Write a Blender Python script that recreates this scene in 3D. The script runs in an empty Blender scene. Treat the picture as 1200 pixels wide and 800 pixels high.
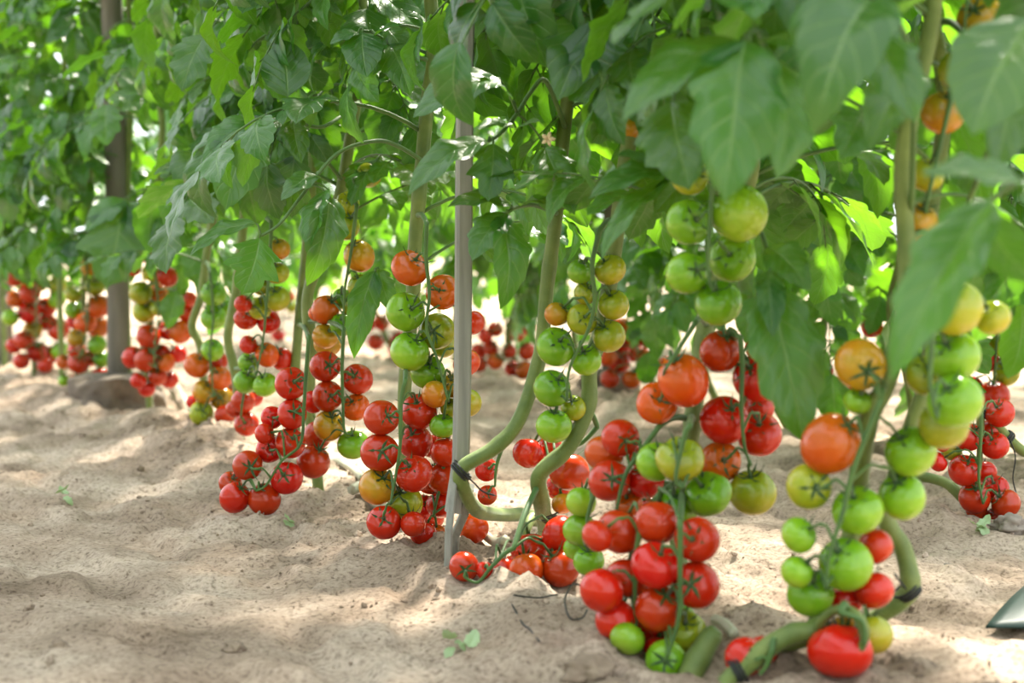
import bpy, math, random
import numpy as np
from mathutils import Vector, Matrix, noise as mnoise

random.seed(7)
SC = bpy.context.scene
COL = SC.collection

# ---------------------------------------------------------------- camera, sky, sun, exposure
CAM_H, F_PX, PITCH = 0.53, 2000.0, math.atan(129 / 2000.0)
cam_data = bpy.data.cameras.new('camera')
cam_data.sensor_width = 36.0
cam_data.lens = 60.0
cam_data.dof.use_dof = True
cam_data.dof.focus_distance = 2.85
cam_data.dof.aperture_fstop = 3.6
cam_data.clip_start = 0.05
cam = bpy.data.objects.new('camera', cam_data)
COL.objects.link(cam)
cam.location = (0, 0, CAM_H)
cam.rotation_euler = (math.pi / 2 - PITCH, 0, 0)
SC.camera = cam

world = bpy.data.worlds.new('greenhouse_sky')
SC.world = world
world.use_nodes = True
wb = world.node_tree.nodes['Background']
wb.inputs['Color'].default_value = (0.90, 0.96, 1.0, 1)
wb.inputs['Strength'].default_value = 0.9

sun_data = bpy.data.lights.new('sun', 'SUN')
sun_data.energy = 7.8
sun_data.angle = math.radians(6)
sun_data.color = (1.0, 0.93, 0.80)
sun = bpy.data.objects.new('sun', sun_data)
COL.objects.link(sun)
sun_dir = Vector((-0.22, -0.62, -0.95))          # from behind the rows, towards the path
sun.rotation_euler = sun_dir.to_track_quat('-Z', 'Y').to_euler()
sun.location = (2, 6, 8)

vs = SC.view_settings
vs.view_transform = 'Standard'
vs.look = 'None'
vs.gamma = 1.0
vs.use_curve_mapping = False
vs.exposure = 1.68

# ---------------------------------------------------------------- helpers
FWD = Vector((0, math.cos(PITCH), -math.sin(PITCH)))
UPV = Vector((0, math.sin(PITCH), math.cos(PITCH)))
CAMP = Vector((0, 0, CAM_H))


def P(x, y, Y):
    """photo pixel -> point at forward distance Y (metres)"""
    d = FWD + Vector(((x - 600) / F_PX, 0, 0)) + UPV * ((400 - y) / F_PX)
    return CAMP + d * (Y / d.y)


def proj(p):
    d = Vector(p) - CAMP
    z = d.dot(FWD)
    if z < 0.1:
        return (-9999, -9999)
    return (600 + d.x / z * F_PX, 400 - d.dot(UPV) / z * F_PX)


ROW_D = Vector((-0.447, 0.894, 0))      # along the planting rows
ROW_N = Vector((0.894, 0.447, 0))       # across them, away from the path
ROW_B = 1.219                           # distance of the front row from the origin along ROW_N
ROW_GAP = 1.475


def row_xy(a, b):
    p = ROW_D * a + ROW_N * (ROW_B + b)
    return p.x, p.y


def to_row(x, y):
    return x * ROW_D.x + y * ROW_D.y, x * ROW_N.x + y * ROW_N.y - ROW_B


def tag(o, label=None, cat=None, group=None, kind=None):
    if label: o['label'] = label
    if cat: o['category'] = cat
    if group: o['group'] = group
    if kind: o['kind'] = kind
    return o


def mesh_from(name, verts, faces, mat, smooth=True, uvs=None):
    me = bpy.data.meshes.new(name)
    me.from_pydata([tuple(v) for v in verts], [], faces)
    if smooth:
        me.polygons.foreach_set('use_smooth', [True] * len(me.polygons))
    if uvs is not None:
        uv = me.uv_layers.new(name='UVMap')
        idx = np.empty(len(me.loops), dtype=np.int32)
        me.loops.foreach_get('vertex_index', idx)
        uv.data.foreach_set('uv', np.asarray(uvs, dtype=np.float32)[idx].ravel())
    me.update()
    if mat: me.materials.append(mat)
    return me


def add(name, me, parent=None, mw=None):
    o = bpy.data.objects.new(name, me)
    COL.objects.link(o)
    if parent is not None:
        o.parent = parent
    if mw is not None:
        o.matrix_basis = mw
    return o


def catmull(pts, n=6):
    """pts: list of (Vector, radius) -> smooth list"""
    out = []
    m = len(pts)
    for i in range(m - 1):
        p0 = pts[max(i - 1, 0)]; p1 = pts[i]; p2 = pts[i + 1]; p3 = pts[min(i + 2, m - 1)]
        for k in range(n):
            t = k / n
            q = 0.5 * ((2 * p1[0]) + (p2[0] - p0[0]) * t + (2 * p0[0] - 5 * p1[0] + 4 * p2[0] - p3[0]) * t * t
                       + (3 * p1[0] - p0[0] - 3 * p2[0] + p3[0]) * t ** 3)
            out.append((q, p1[1] * (1 - t) + p2[1] * t))
    out.append(pts[-1])
    return out


class MB:
    def __init__(self):
        self.v, self.f, self.uv = [], [], []

    def tube(self, pts, sides=8, cap=True):
        if len(pts) < 2: return
        base = len(self.v)
        T = (pts[1][0] - pts[0][0]).normalized()
        N = T.orthogonal().normalized()
        for i, (p, r) in enumerate(pts):
            if i == 0: t = pts[1][0] - pts[0][0]
            elif i == len(pts) - 1: t = pts[-1][0] - pts[-2][0]
            else: t = pts[i + 1][0] - pts[i - 1][0]
            if t.length > 1e-9: t = t.normalized()
            else: t = T
            N = (N - t * N.dot(t))
            N = N.normalized() if N.length > 1e-6 else t.orthogonal().normalized()
            B = t.cross(N)
            for k in range(sides):
                a = 2 * math.pi * k / sides
                self.v.append(p + (N * math.cos(a) + B * math.sin(a)) * r)
            T = t
        n = len(pts)
        for i in range(n - 1):
            for k in range(sides):
                a = base + i * sides + k; b = base + i * sides + (k + 1) % sides
                self.f.append((a, b, b + sides, a + sides))
        if cap:
            self.f.append(tuple(base + k for k in reversed(range(sides))))
            self.f.append(tuple(base + (n - 1) * sides + k for k in range(sides)))

    def mesh(self, name, mat, smooth=True):
        return mesh_from(name, self.v, self.f, mat, smooth)


def align(loc, zdir, scale, spin=0.0):
    z = zdir.normalized()
    x = z.orthogonal().normalized()
    y = z.cross(x)
    R = Matrix((x, y, z)).transposed().to_4x4()
    return Matrix.Translation(loc) @ R @ Matrix.Rotation(spin, 4, 'Z') @ Matrix.Scale(scale, 4)


# ---------------------------------------------------------------- materials
def new_mat(name):
    m = bpy.data.materials.new(name)
    m.use_nodes = True
    nt = m.node_tree
    b = nt.nodes['Principled BSDF']
    return m, nt, b


def ramp(nt, stops):
    r = nt.nodes.new('ShaderNodeValToRGB')
    cr = r.color_ramp
    while len(cr.elements) < len(stops): cr.elements.new(0.5)
    for e, (p, c) in zip(cr.elements, stops):
        e.position = p; e.color = (*c, 1)
    return r


def make_leaf_mat(name, top_a, top_b, under, trans, tfac=0.42):
    m, nt, b = new_mat(name)
    L = nt.links.new
    info = nt.nodes.new('ShaderNodeObjectInfo')
    rp = ramp(nt, [(0.0, top_a), (1.0, top_b)])
    L(info.outputs['Random'], rp.inputs[0])
    uv = nt.nodes.new('ShaderNodeUVMap')
    sep = nt.nodes.new('ShaderNodeSeparateXYZ')
    L(uv.outputs[0], sep.inputs[0])

    def math_n(op, a, bb=None, c=None):
        n = nt.nodes.new('ShaderNodeMath'); n.operation = op
        for i, v in enumerate((a, bb, c)):
            if v is None: continue
            if isinstance(v, (int, float)): n.inputs[i].default_value = v
            else: L(v, n.inputs[i])
        return n.outputs[0]
    t = math_n('ABSOLUTE', math_n('MULTIPLY_ADD', sep.outputs[0], 2.0, -1.0))
    mid = math_n('SUBTRACT', 1.0, math_n('SMOOTH_MIN', math_n('MULTIPLY', t, 16.0), 1.0, 0.2))
    ph = math_n('MULTIPLY_ADD', sep.outputs[1], 7.0, math_n('MULTIPLY', t, -1.6))
    fr = math_n('ABSOLUTE', math_n('SUBTRACT', math_n('FRACT', ph), 0.5))      # 0 at vein
    vein = math_n('SUBTRACT', 1.0, math_n('SMOOTH_MIN', math_n('MULTIPLY', fr, 12.0), 1.0, 0.2))
    vein = math_n('MULTIPLY', vein, 0.6)
    v = math_n('MAXIMUM', mid, vein)
    v = math_n('MAXIMUM', v, 0.0)
    geo = nt.nodes.new('ShaderNodeNewGeometry')
    mixu = nt.nodes.new('ShaderNodeMixRGB'); L(geo.outputs['Backfacing'], mixu.inputs[0])
    L(rp.outputs[0], mixu.inputs[1]); mixu.inputs[2].default_value = (*under, 1)
    mixv = nt.nodes.new('ShaderNodeMixRGB'); L(math_n('MULTIPLY', v, 0.45), mixv.inputs[0])
    L(mixu.outputs[0], mixv.inputs[1]); mixv.inputs[2].default_value = (0.30, 0.46, 0.16, 1)
    L(mixv.outputs[0], b.inputs['Base Color'])
    b.inputs['Roughness'].default_value = 0.35
    b.inputs['Specular IOR Level'].default_value = 0.6
    # puckered surface between the veins
    nz = nt.nodes.new('ShaderNodeTexNoise'); nz.inputs['Scale'].default_value = 26
    tc = nt.nodes.new('ShaderNodeTexCoord'); L(tc.outputs['Object'], nz.inputs['Vector'])
    hgt = math_n('SUBTRACT', math_n('MULTIPLY', nz.outputs[0], 0.5), v)
    bp = nt.nodes.new('ShaderNodeBump'); bp.inputs['Strength'].default_value = 0.35
    bp.inputs['Distance'].default_value = 0.004
    L(hgt, bp.inputs['Height']); L(bp.outputs[0], b.inputs['Normal'])
    tr = nt.nodes.new('ShaderNodeBsdfTranslucent')
    mt = nt.nodes.new('ShaderNodeMixRGB'); L(info.outputs['Random'], mt.inputs[0])
    mt.inputs[1].default_value = (*trans, 1)
    mt.inputs[2].default_value = (trans[0] * 0.7, trans[1] * 0.85, trans[2], 1)
    mt2 = nt.nodes.new('ShaderNodeMixRGB'); mt2.blend_type = 'MULTIPLY'; L(math_n('MULTIPLY', v, 0.6), mt2.inputs[0])
    L(mt.outputs[0], mt2.inputs[1]); mt2.inputs[2].default_value = (0.45, 0.5, 0.4, 1)
    L(mt2.outputs[0], tr.inputs['Color'])
    mx = nt.nodes.new('ShaderNodeMixShader'); mx.inputs[0].default_value = tfac
    L(b.outputs[0], mx.inputs[1]); L(tr.outputs[0], mx.inputs[2])
    L(mx.outputs[0], nt.nodes['Material Output'].inputs['Surface'])
    return m


M_LEAF = make_leaf_mat('leaf_green', (0.006, 0.048, 0.014), (0.030, 0.122, 0.015), (0.065, 0.16, 0.03), (0.22, 0.50, 0.010), 0.34)
M_LEAF_DRY = make_leaf_mat('leaf_withered', (0.30, 0.42, 0.22), (0.36, 0.5, 0.28), (0.36, 0.45, 0.28), (0.4, 0.5, 0.1), 0.2)


def make_stem_mat(name, a, bcol, sheen=0.12):
    m, nt, b = new_mat(name)
    L = nt.links.new
    tc = nt.nodes.new('ShaderNodeTexCoord')
    n = nt.nodes.new('ShaderNodeTexNoise'); n.inputs['Scale'].default_value = 22; n.inputs['Detail'].default_value = 4
    L(tc.outputs['Object'], n.inputs['Vector'])
    r = ramp(nt, [(0.3, a), (0.7, bcol)])
    L(n.outputs[0], r.inputs[0]); L(r.outputs[0], b.inputs['Base Color'])
    b.inputs['Roughness'].default_value = 0.55
    b.inputs['Sheen Weight'].default_value = sheen
    b.inputs['Sheen Roughness'].default_value = 0.4
    n2 = nt.nodes.new('ShaderNodeTexNoise'); n2.inputs['Scale'].default_value = 160
    L(tc.outputs['Object'], n2.inputs['Vector'])
    bp = nt.nodes.new('ShaderNodeBump'); bp.inputs['Strength'].default_value = 0.3; bp.inputs['Distance'].default_value = 0.001
    L(n2.outputs[0], bp.inputs['Height']); L(bp.outputs[0], b.inputs['Normal'])
    return m


M_STEM = make_stem_mat('stem_green', (0.070, 0.120, 0.018), (0.165, 0.215, 0.045), 0.15)
M_STALK = make_stem_mat('leaf_stalk_green', (0.035, 0.095, 0.016), (0.080, 0.160, 0.030))
M_TRUSS = make_stem_mat('truss_green', (0.028, 0.085, 0.012), (0.065, 0.145, 0.022))
M_DRYSTEM = make_stem_mat('stem_pale', (0.34, 0.34, 0.23), (0.46, 0.45, 0.34))
M_CALYX = make_stem_mat('calyx_green', (0.012, 0.050, 0.008), (0.035, 0.095, 0.014), 0.05)


def make_tomato_mat(name, shoulder, body, tip):
    m, nt, b = new_mat(name)
    L = nt.links.new
    tc = nt.nodes.new('ShaderNodeTexCoord')
    sep = nt.nodes.new('ShaderNodeSeparateXYZ'); L(tc.outputs['Object'], sep.inputs[0])
    n = nt.nodes.new('ShaderNodeTexNoise'); n.inputs['Scale'].default_value = 1.6
    info = nt.nodes.new('ShaderNodeObjectInfo')
    av = nt.nodes.new('ShaderNodeVectorMath'); av.operation = 'ADD'
    L(tc.outputs['Object'], av.inputs[0])
    cmb = nt.nodes.new('ShaderNodeCombineXYZ')
    mm = nt.nodes.new('ShaderNodeMath'); mm.operation = 'MULTIPLY'; mm.inputs[1].default_value = 40
    L(info.outputs['Random'], mm.inputs[0]); L(mm.outputs[0], cmb.inputs[0]); L(mm.outputs[0], cmb.inputs[1])
    L(cmb.outputs[0], av.inputs[1]); L(av.outputs[0], n.inputs['Vector'])
    ma = nt.nodes.new('ShaderNodeMath'); ma.operation = 'MULTIPLY_ADD'
    ma.inputs[1].default_value = 0.42; L(sep.outputs[2], ma.inputs[0])
    mb = nt.nodes.new('ShaderNodeMath'); mb.operation = 'MULTIPLY_ADD'; mb.inputs[1].default_value = 0.5; mb.inputs[2].default_value = 0.25
    L(n.outputs[0], mb.inputs[0]); L(mb.outputs[0], ma.inputs[2])
    r = ramp(nt, [(0.08, tip), (0.5, body), (0.92, shoulder)])
    L(ma.outputs[0], r.inputs[0])
    hs = nt.nodes.new('ShaderNodeHueSaturation')
    mh = nt.nodes.new('ShaderNodeMapRange'); mh.inputs[3].default_value = 0.499; mh.inputs[4].default_value = 0.510
    L(info.outputs['Random'], mh.inputs[0]); L(mh.outputs[0], hs.inputs['Hue'])
    mv = nt.nodes.new('ShaderNodeMapRange'); mv.inputs[3].default_value = 1.12; mv.inputs[4].default_value = 0.85
    L(info.outputs['Random'], mv.inputs[0]); L(mv.outputs[0], hs.inputs['Value'])
    L(r.outputs[0], hs.inputs['Color'])
    L(hs.outputs[0], b.inputs['Base Color'])
    b.inputs['Roughness'].default_value = 0.19
    b.inputs['Specular IOR Level'].default_value = 0.42
    b.inputs['Subsurface Weight'].default_value = 0.06
    b.inputs['Subsurface Radius'].default_value = (0.02, 0.006, 0.002)
    b.inputs['Subsurface Scale'].default_value = 0.3
    return m


TOM_MATS = {
    'R': make_tomato_mat('tomato_red', (0.42, 0.010, 0.002), (0.46, 0.008, 0.003), (0.50, 0.020, 0.004)),
    'O': make_tomato_mat('tomato_orange', (0.46, 0.080, 0.004), (0.54, 0.060, 0.004), (0.52, 0.030, 0.004)),
    'A': make_tomato_mat('tomato_amber', (0.32, 0.22, 0.010), (0.45, 0.19, 0.009), (0.48, 0.11, 0.006)),
    'Y': make_tomato_mat('tomato_yellow_green', (0.19, 0.27, 0.010), (0.33, 0.32, 0.016), (0.40, 0.29, 0.018)),
    'G': make_tomato_mat('tomato_green', (0.11, 0.27, 0.007), (0.20, 0.37, 0.014), (0.31, 0.42, 0.035)),
}
COLOR_WORD = {'R': 'ripe red', 'O': 'orange-red', 'A': 'amber half-ripe', 'Y': 'yellow-green', 'G': 'unripe green'}


def make_soil_mat():
    m, nt, b = new_mat('sandy_soil')
    L = nt.links.new
    tc = nt.nodes.new('ShaderNodeTexCoord')
    n1 = nt.nodes.new('ShaderNodeTexNoise'); n1.inputs['Scale'].default_value = 3.2; n1.inputs['Detail'].default_value = 9; n1.inputs['Roughness'].default_value = 0.62
    L(tc.outputs['Object'], n1.inputs['Vector'])
    r1 = ramp(nt, [(0.32, (0.23, 0.168, 0.12)), (0.48, (0.445, 0.343, 0.262)), (0.64, (0.61, 0.495, 0.395))])
    L(n1.outputs[0], r1.inputs[0])
    n2 = nt.nodes.new('ShaderNodeTexNoise'); n2.inputs['Scale'].default_value = 130; n2.inputs['Detail'].default_value = 6; n2.inputs['Roughness'].default_value = 0.7
    L(tc.outputs['Object'], n2.inputs['Vector'])
    r2 = ramp(nt, [(0.36, (0.30, 0.27, 0.25)), (0.47, (0.80, 0.79, 0.78)), (0.60, (1.0, 1.0, 1.0))])
    L(n2.outputs[0], r2.inputs[0])
    mx = nt.nodes.new('ShaderNodeMixRGB'); mx.blend_type = 'MULTIPLY'; mx.inputs[0].default_value = 0.85
    L(r1.outputs[0], mx.inputs[1]); L(r2.outputs[0], mx.inputs[2])
    L(mx.outputs[0], b.inputs['Base Color'])
    b.inputs['Roughness'].default_value = 0.95
    b.inputs['Specular IOR Level'].default_value = 0.15
    n3 = nt.nodes.new('ShaderNodeTexNoise'); n3.inputs['Scale'].default_value = 60; n3.inputs['Detail'].default_value = 10; n3.inputs['Roughness'].default_value = 0.75
    L(tc.outputs['Object'], n3.inputs['Vector'])
    bp = nt.nodes.new('ShaderNodeBump'); bp.inputs['Strength'].default_value = 0.8; bp.inputs['Distance'].default_value = 0.012
    L(n3.outputs[0], bp.inputs['Height']); L(bp.outputs[0], b.inputs['Normal'])
    return m


M_SOIL = make_soil_mat()


def make_wood_mat(name, a, bcol, rough=0.75, sx=60):
    m, nt, b = new_mat(name)
    L = nt.links.new
    tc = nt.nodes.new('ShaderNodeTexCoord')
    mp = nt.nodes.new('ShaderNodeMapping'); mp.inputs['Scale'].default_value = (sx, sx, 3)
    L(tc.outputs['Object'], mp.inputs[0])
    n = nt.nodes.new('ShaderNodeTexNoise'); n.inputs['Scale'].default_value = 1.5; n.inputs['Detail'].default_value = 6
    L(mp.outputs[0], n.inputs['Vector'])
    r = ramp(nt, [(0.3, a), (0.7, bcol)])
    L(n.outputs[0], r.inputs[0]); L(r.outputs[0], b.inputs['Base Color'])
    b.inputs['Roughness'].default_value = rough
    bp = nt.nodes.new('ShaderNodeBump'); bp.inputs['Strength'].default_value = 0.4; bp.inputs['Distance'].default_value = 0.002
    L(n.outputs[0], bp.inputs['Height']); L(bp.outputs[0], b.inputs['Normal'])
    return m


M_STAKE = make_wood_mat('weathered_stake', (0.1632, 0.1666, 0.1462), (0.2720, 0.2720, 0.2380))
M_POST = make_wood_mat('grey_post', (0.1020, 0.0952, 0.0782), (0.1700, 0.1598, 0.1360), 0.85, 25)


def make_rough_mat(name, a, bcol, scale=30):
    m, nt, b = new_mat(name)
    L = nt.links.new
    tc = nt.nodes.new('ShaderNodeTexCoord')
    n = nt.nodes.new('ShaderNodeTexNoise'); n.inputs['Scale'].default_value = scale; n.inputs['Detail'].default_value = 8
    L(tc.outputs['Object'], n.inputs['Vector'])
    r = ramp(nt, [(0.3, a), (0.7, bcol)])
    L(n.outputs[0], r.inputs[0]); L(r.outputs[0], b.inputs['Base Color'])
    b.inputs['Roughness'].default_value = 0.95
    bp = nt.nodes.new('ShaderNodeBump'); bp.inputs['Strength'].default_value = 0.7; bp.inputs['Distance'].default_value = 0.01
    L(n.outputs[0], bp.inputs['Height']); L(bp.outputs[0], b.inputs['Normal'])
    return m


M_CLOD = make_rough_mat('soil_clod', (0.1496, 0.1088, 0.0782), (0.2856, 0.2176, 0.1564), 40)
M_FOOT = make_rough_mat('earth_footing', (0.0884, 0.0680, 0.0530), (0.1836, 0.1428, 0.1088), 18)
M_STONE = make_rough_mat('grey_stone', (0.1632, 0.1360, 0.1122), (0.2856, 0.2448, 0.2040), 25)
M_TWINE, _, _b = new_mat('black_twine'); _b.inputs['Base Color'].default_value = (0.012, 0.014, 0.013, 1); _b.inputs['Roughness'].default_value = 0.6
M_PLASTIC, _, _b = new_mat('dark_green_plastic'); _b.inputs['Base Color'].default_value = (0.012, 0.032, 0.026, 1); _b.inputs['Roughness'].default_value = 0.5; _b.inputs['Specular IOR Level'].default_value = 0.25
M_PETAL, _, _b = new_mat('withered_petal'); _b.inputs['Base Color'].default_value = (0.72, 0.60, 0.42, 1); _b.inputs['Roughness'].default_value = 0.8

# ---------------------------------------------------------------- ground
rng = np.random.default_rng(3)


def vnoise(a, b, freq, seed):
    r = np.random.default_rng(seed)
    tab = r.random((256, 256))
    x = a * freq + 57.3; y = b * freq + 91.7
    xi = np.floor(x).astype(int); yi = np.floor(y).astype(int)
    fx = x - xi; fy = y - yi
    fx = fx * fx * (3 - 2 * fx); fy = fy * fy * (3 - 2 * fy)
    g = lambda i, j: tab[i % 256, j % 256]
    return (g(xi, yi) * (1 - fx) + g(xi + 1, yi) * fx) * (1 - fy) + (g(xi, yi + 1) * (1 - fx) + g(xi + 1, yi + 1) * fx) * fy - 0.5


def ground_pt(x, y):
    """photo pixel on the ground plane -> world x, y"""
    d = FWD + Vector(((x - 600) / F_PX, 0, 0)) + UPV * ((400 - y) / F_PX)
    s = -CAM_H / d.z
    return d.x * s, d.y * s


BERMS = []   # (x, y, radius along, radius across, height)
for px, py, ra, rb, h in ((255, 535, 0.34, 0.13, 0.06), (190, 500, 0.25, 0.12, 0.04), (450, 660, 0.26, 0.10, 0.022),
                          (610, 715, 0.20, 0.07, 0.020), (670, 760, 0.13, 0.08, 0.028), (330, 560, 0.2, 0.1, 0.02),
                          (1090, 610, 0.12, 0.07, 0.03), (60, 470, 0.3, 0.12, 0.04), (930, 780, 0.12, 0.06, 0.012),
                          (1130, 760, 0.1, 0.06, 0.012), (590, 460, 0.35, 0.14, 0.04), (740, 480, 0.22, 0.12, 0.05)):
    gx, gy = ground_pt(px, py)
    BERMS.append((gx, gy, ra, rb, h))


def height(x, y):
    x = np.asarray(x, dtype=float); y = np.asarray(y, dtype=float)
    a = x * ROW_D.x + y * ROW_D.y
    b = x * ROW_N.x + y * ROW_N.y - ROW_B
    h = 0.018 * vnoise(a, b, 1.7, 1) + 0.016 * vnoise(a * 0.8, b * 1.5, 4.5, 2) + 0.011 * vnoise(a * 0.8, b * 1.4, 11, 3)
    # foot-worn ripples: crusts with short steep lips
    c = vnoise(a * 0.7, b * 1.6, 9, 4) + 0.5 * vnoise(a, b, 21, 5)
    h += 0.015 * np.clip(c * 5.0, -0.5, 0.5)
    clod = np.exp(-(b / 0.28) ** 2) + np.exp(-((b - ROW_GAP) / 0.3) ** 2)
    rough = np.clip(0.35 + 1.6 * vnoise(a, b, 2.6, 8), 0.1, 1.0)
    h += (0.012 * rough + 0.018 * clod) * vnoise(a, b, 28, 6) + (0.014 * rough + 0.004 + 0.008 * clod) * vnoise(a, b, 52, 7)
    h += 0.020 * clod
    for gx, gy, ra, rb, hh in BERMS:
        dx = x - gx; dy = y - gy
        u = dx * ROW_D.x + dy * ROW_D.y; v = dx * ROW_N.x + dy * ROW_N.y
        h += hh * np.exp(-(u / ra) ** 2 - (v / rb) ** 2)
    return h - 0.014


def hz(x, y):
    return float(height(np.array([x]), np.array([y]))[0])


def axis(lo, hi, step, far):
    mid = list(np.arange(lo, hi + 1e-6, step))
    s = step; p = mid[-1]; up = []
    while p < far:
        s *= 1.18; p += s; up.append(p)
    s = step; p = mid[0]; dn = []
    while p > -far:
        s *= 1.18; p -= s; dn.append(p)
    return np.array(list(reversed(dn)) + mid + up)


aa = axis(-0.4, 8.2, 0.0105, 30)
bb = axis(-1.25, 2.1, 0.0105, 30)
A, B = np.meshgrid(aa, bb, indexing='ij')
GX = ROW_D.x * A + ROW_N.x * (B + ROW_B)
GY = ROW_D.y * A + ROW_N.y * (B + ROW_B)
GZ = height(GX, GY)
fade = np.clip(1 - (np.maximum(np.abs(A - 4) - 5, 0) + np.maximum(np.abs(B) - 3, 0)) / 4, 0, 1)
GZ = GZ * fade
na, nb = A.shape
gv = np.stack([GX.ravel(), GY.ravel(), GZ.ravel()], axis=1)
ii, jj = np.meshgrid(np.arange(na - 1), np.arange(nb - 1), indexing='ij')
q = (ii * nb + jj).ravel()
gf = np.stack([q, q + 1, q + nb + 1, q + nb], axis=1)
gme = bpy.data.meshes.new('ground')
gme.vertices.add(len(gv)); gme.vertices.foreach_set('co', gv.astype(np.float32).ravel())
gme.loops.add(gf.size); gme.loops.foreach_set('vertex_index', gf[:, ::-1].astype(np.int32).ravel())
gme.polygons.add(len(gf)); gme.polygons.foreach_set('loop_start', np.arange(0, gf.size, 4, dtype=np.int32))
gme.polygons.foreach_set('loop_total', np.full(len(gf), 4, dtype=np.int32))
gme.polygons.foreach_set('use_smooth', np.ones(len(gf), dtype=bool))
gme.update(calc_edges=True); gme.validate()
gme.materials.append(M_SOIL)
if gme.polygons[0].normal.z < 0:
    gme.flip_normals()
ground = add('ground', gme)
tag(ground, 'pale sandy soil with footworn crusts and small mounds', None, None, 'structure')


# ---------------------------------------------------------------- leaflet meshes
def leaflet_mesh(name, width, lobe, nlobe, fold, curl, seed, mat, rip=0.03, ns=28, nt_=12):
    rr = random.Random(seed)
    ph = rr.random() * 6
    verts, uvs = [], []
    for i in range(ns + 1):
        s = i / ns
        env = math.sin(math.pi * min(1, s ** 0.72)) ** 0.85 if 0 < s < 1 else 0.0
        env = max(env, 0.02)
        saw = (s * nlobe + 0.15) % 1.0
        lob = 1.0 + lobe * ((saw if saw < 0.78 else (1 - saw) / 0.22 * 0.78) - 0.35)
        for j in range(nt_ + 1):
            t = -1 + 2 * j / nt_
            at = abs(t)
            w = width * 0.5 * env * (1 + (lob - 1) * at ** 1.5)
            if t > 0: w *= 1 + 0.06 * math.sin(s * 9 + ph)
            x = t * w
            ylen = s + 0.16 * at * w * (1 if s < 0.95 else 0)
            # arc curl along the length
            if abs(curl) > 1e-3:
                y = math.sin(curl * ylen) / curl
                z = -(1 - math.cos(curl * ylen)) / curl
            else:
                y, z = ylen, 0
            z += fold * at * w - 0.5 * fold * at * at * w * 1.4
            z += rip * at * math.sin(s * 15 + ph + (1.5 if t > 0 else 0)) * env
            z += 0.007 * math.cos(2 * math.pi * (s * 7 - at * 1.6)) * math.sin(math.pi * min(1, at * 1.05)) * env + 0.03 * mnoise.noise(Vector((t * 2.2, s * 4.5, seed * 7.3))) * env
            x += 0.03 * math.sin(s * 3 + ph)
            verts.append((x, y, z)); uvs.append((0.5 + 0.5 * t, s))
    faces = []
    m = nt_ + 1
    for i in range(ns):
        for j in range(nt_):
            a = i * m + j
            faces.append((a, a + 1, a + m + 1, a + m))
    return mesh_from(name, verts, faces, mat, True, uvs)


LEAFLETS = []
for k, (w, lo, nl, fo, cu) in enumerate([
        (0.62, 0.30, 4, 0.45, 0.7), (0.56, 0.18, 5, 0.6, 1.1), (0.70, 0.40, 4, 0.3, 0.5), (0.50, 0.22, 4, 0.8, 1.5),
        (0.66, 0.16, 5, 0.35, 0.9), (0.58, 0.50, 3, 0.4, 0.6), (0.54, 0.12, 4, 0.7, 1.8), (0.64, 0.26, 5, -0.25, 1.2)]):
    LEAFLETS.append(leaflet_mesh('leaflet_%d' % k, w, lo, nl, fo, cu, k + 1, M_LEAF))
BROAD = leaflet_mesh('leaflet_broad', 0.78, 0.08, 4, 0.2, 0.5, 31, M_LEAF, 0.015)
NARROW = leaflet_mesh('leaflet_narrow', 0.42, 0.15, 4, 0.5, 0.9, 32, M_LEAF)
LOBED = leaflet_mesh('leaflet_lobed', 0.85, 0.75, 3, 0.25, 0.4, 33, M_LEAF, 0.02, 24)
SMALL = leaflet_mesh('leaflet_small', 0.66, 0.10, 3, 0.3, 0.6, 34, M_LEAF, 0.02, 10, 6)
HANDSET = {'b': BROAD, 'n': NARROW, 'l': LOBED, 'o': LEAFLETS[0], 'm': LEAFLETS[4], 'c': LEAFLETS[6], 'd': LEAFLETS[3]}


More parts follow.
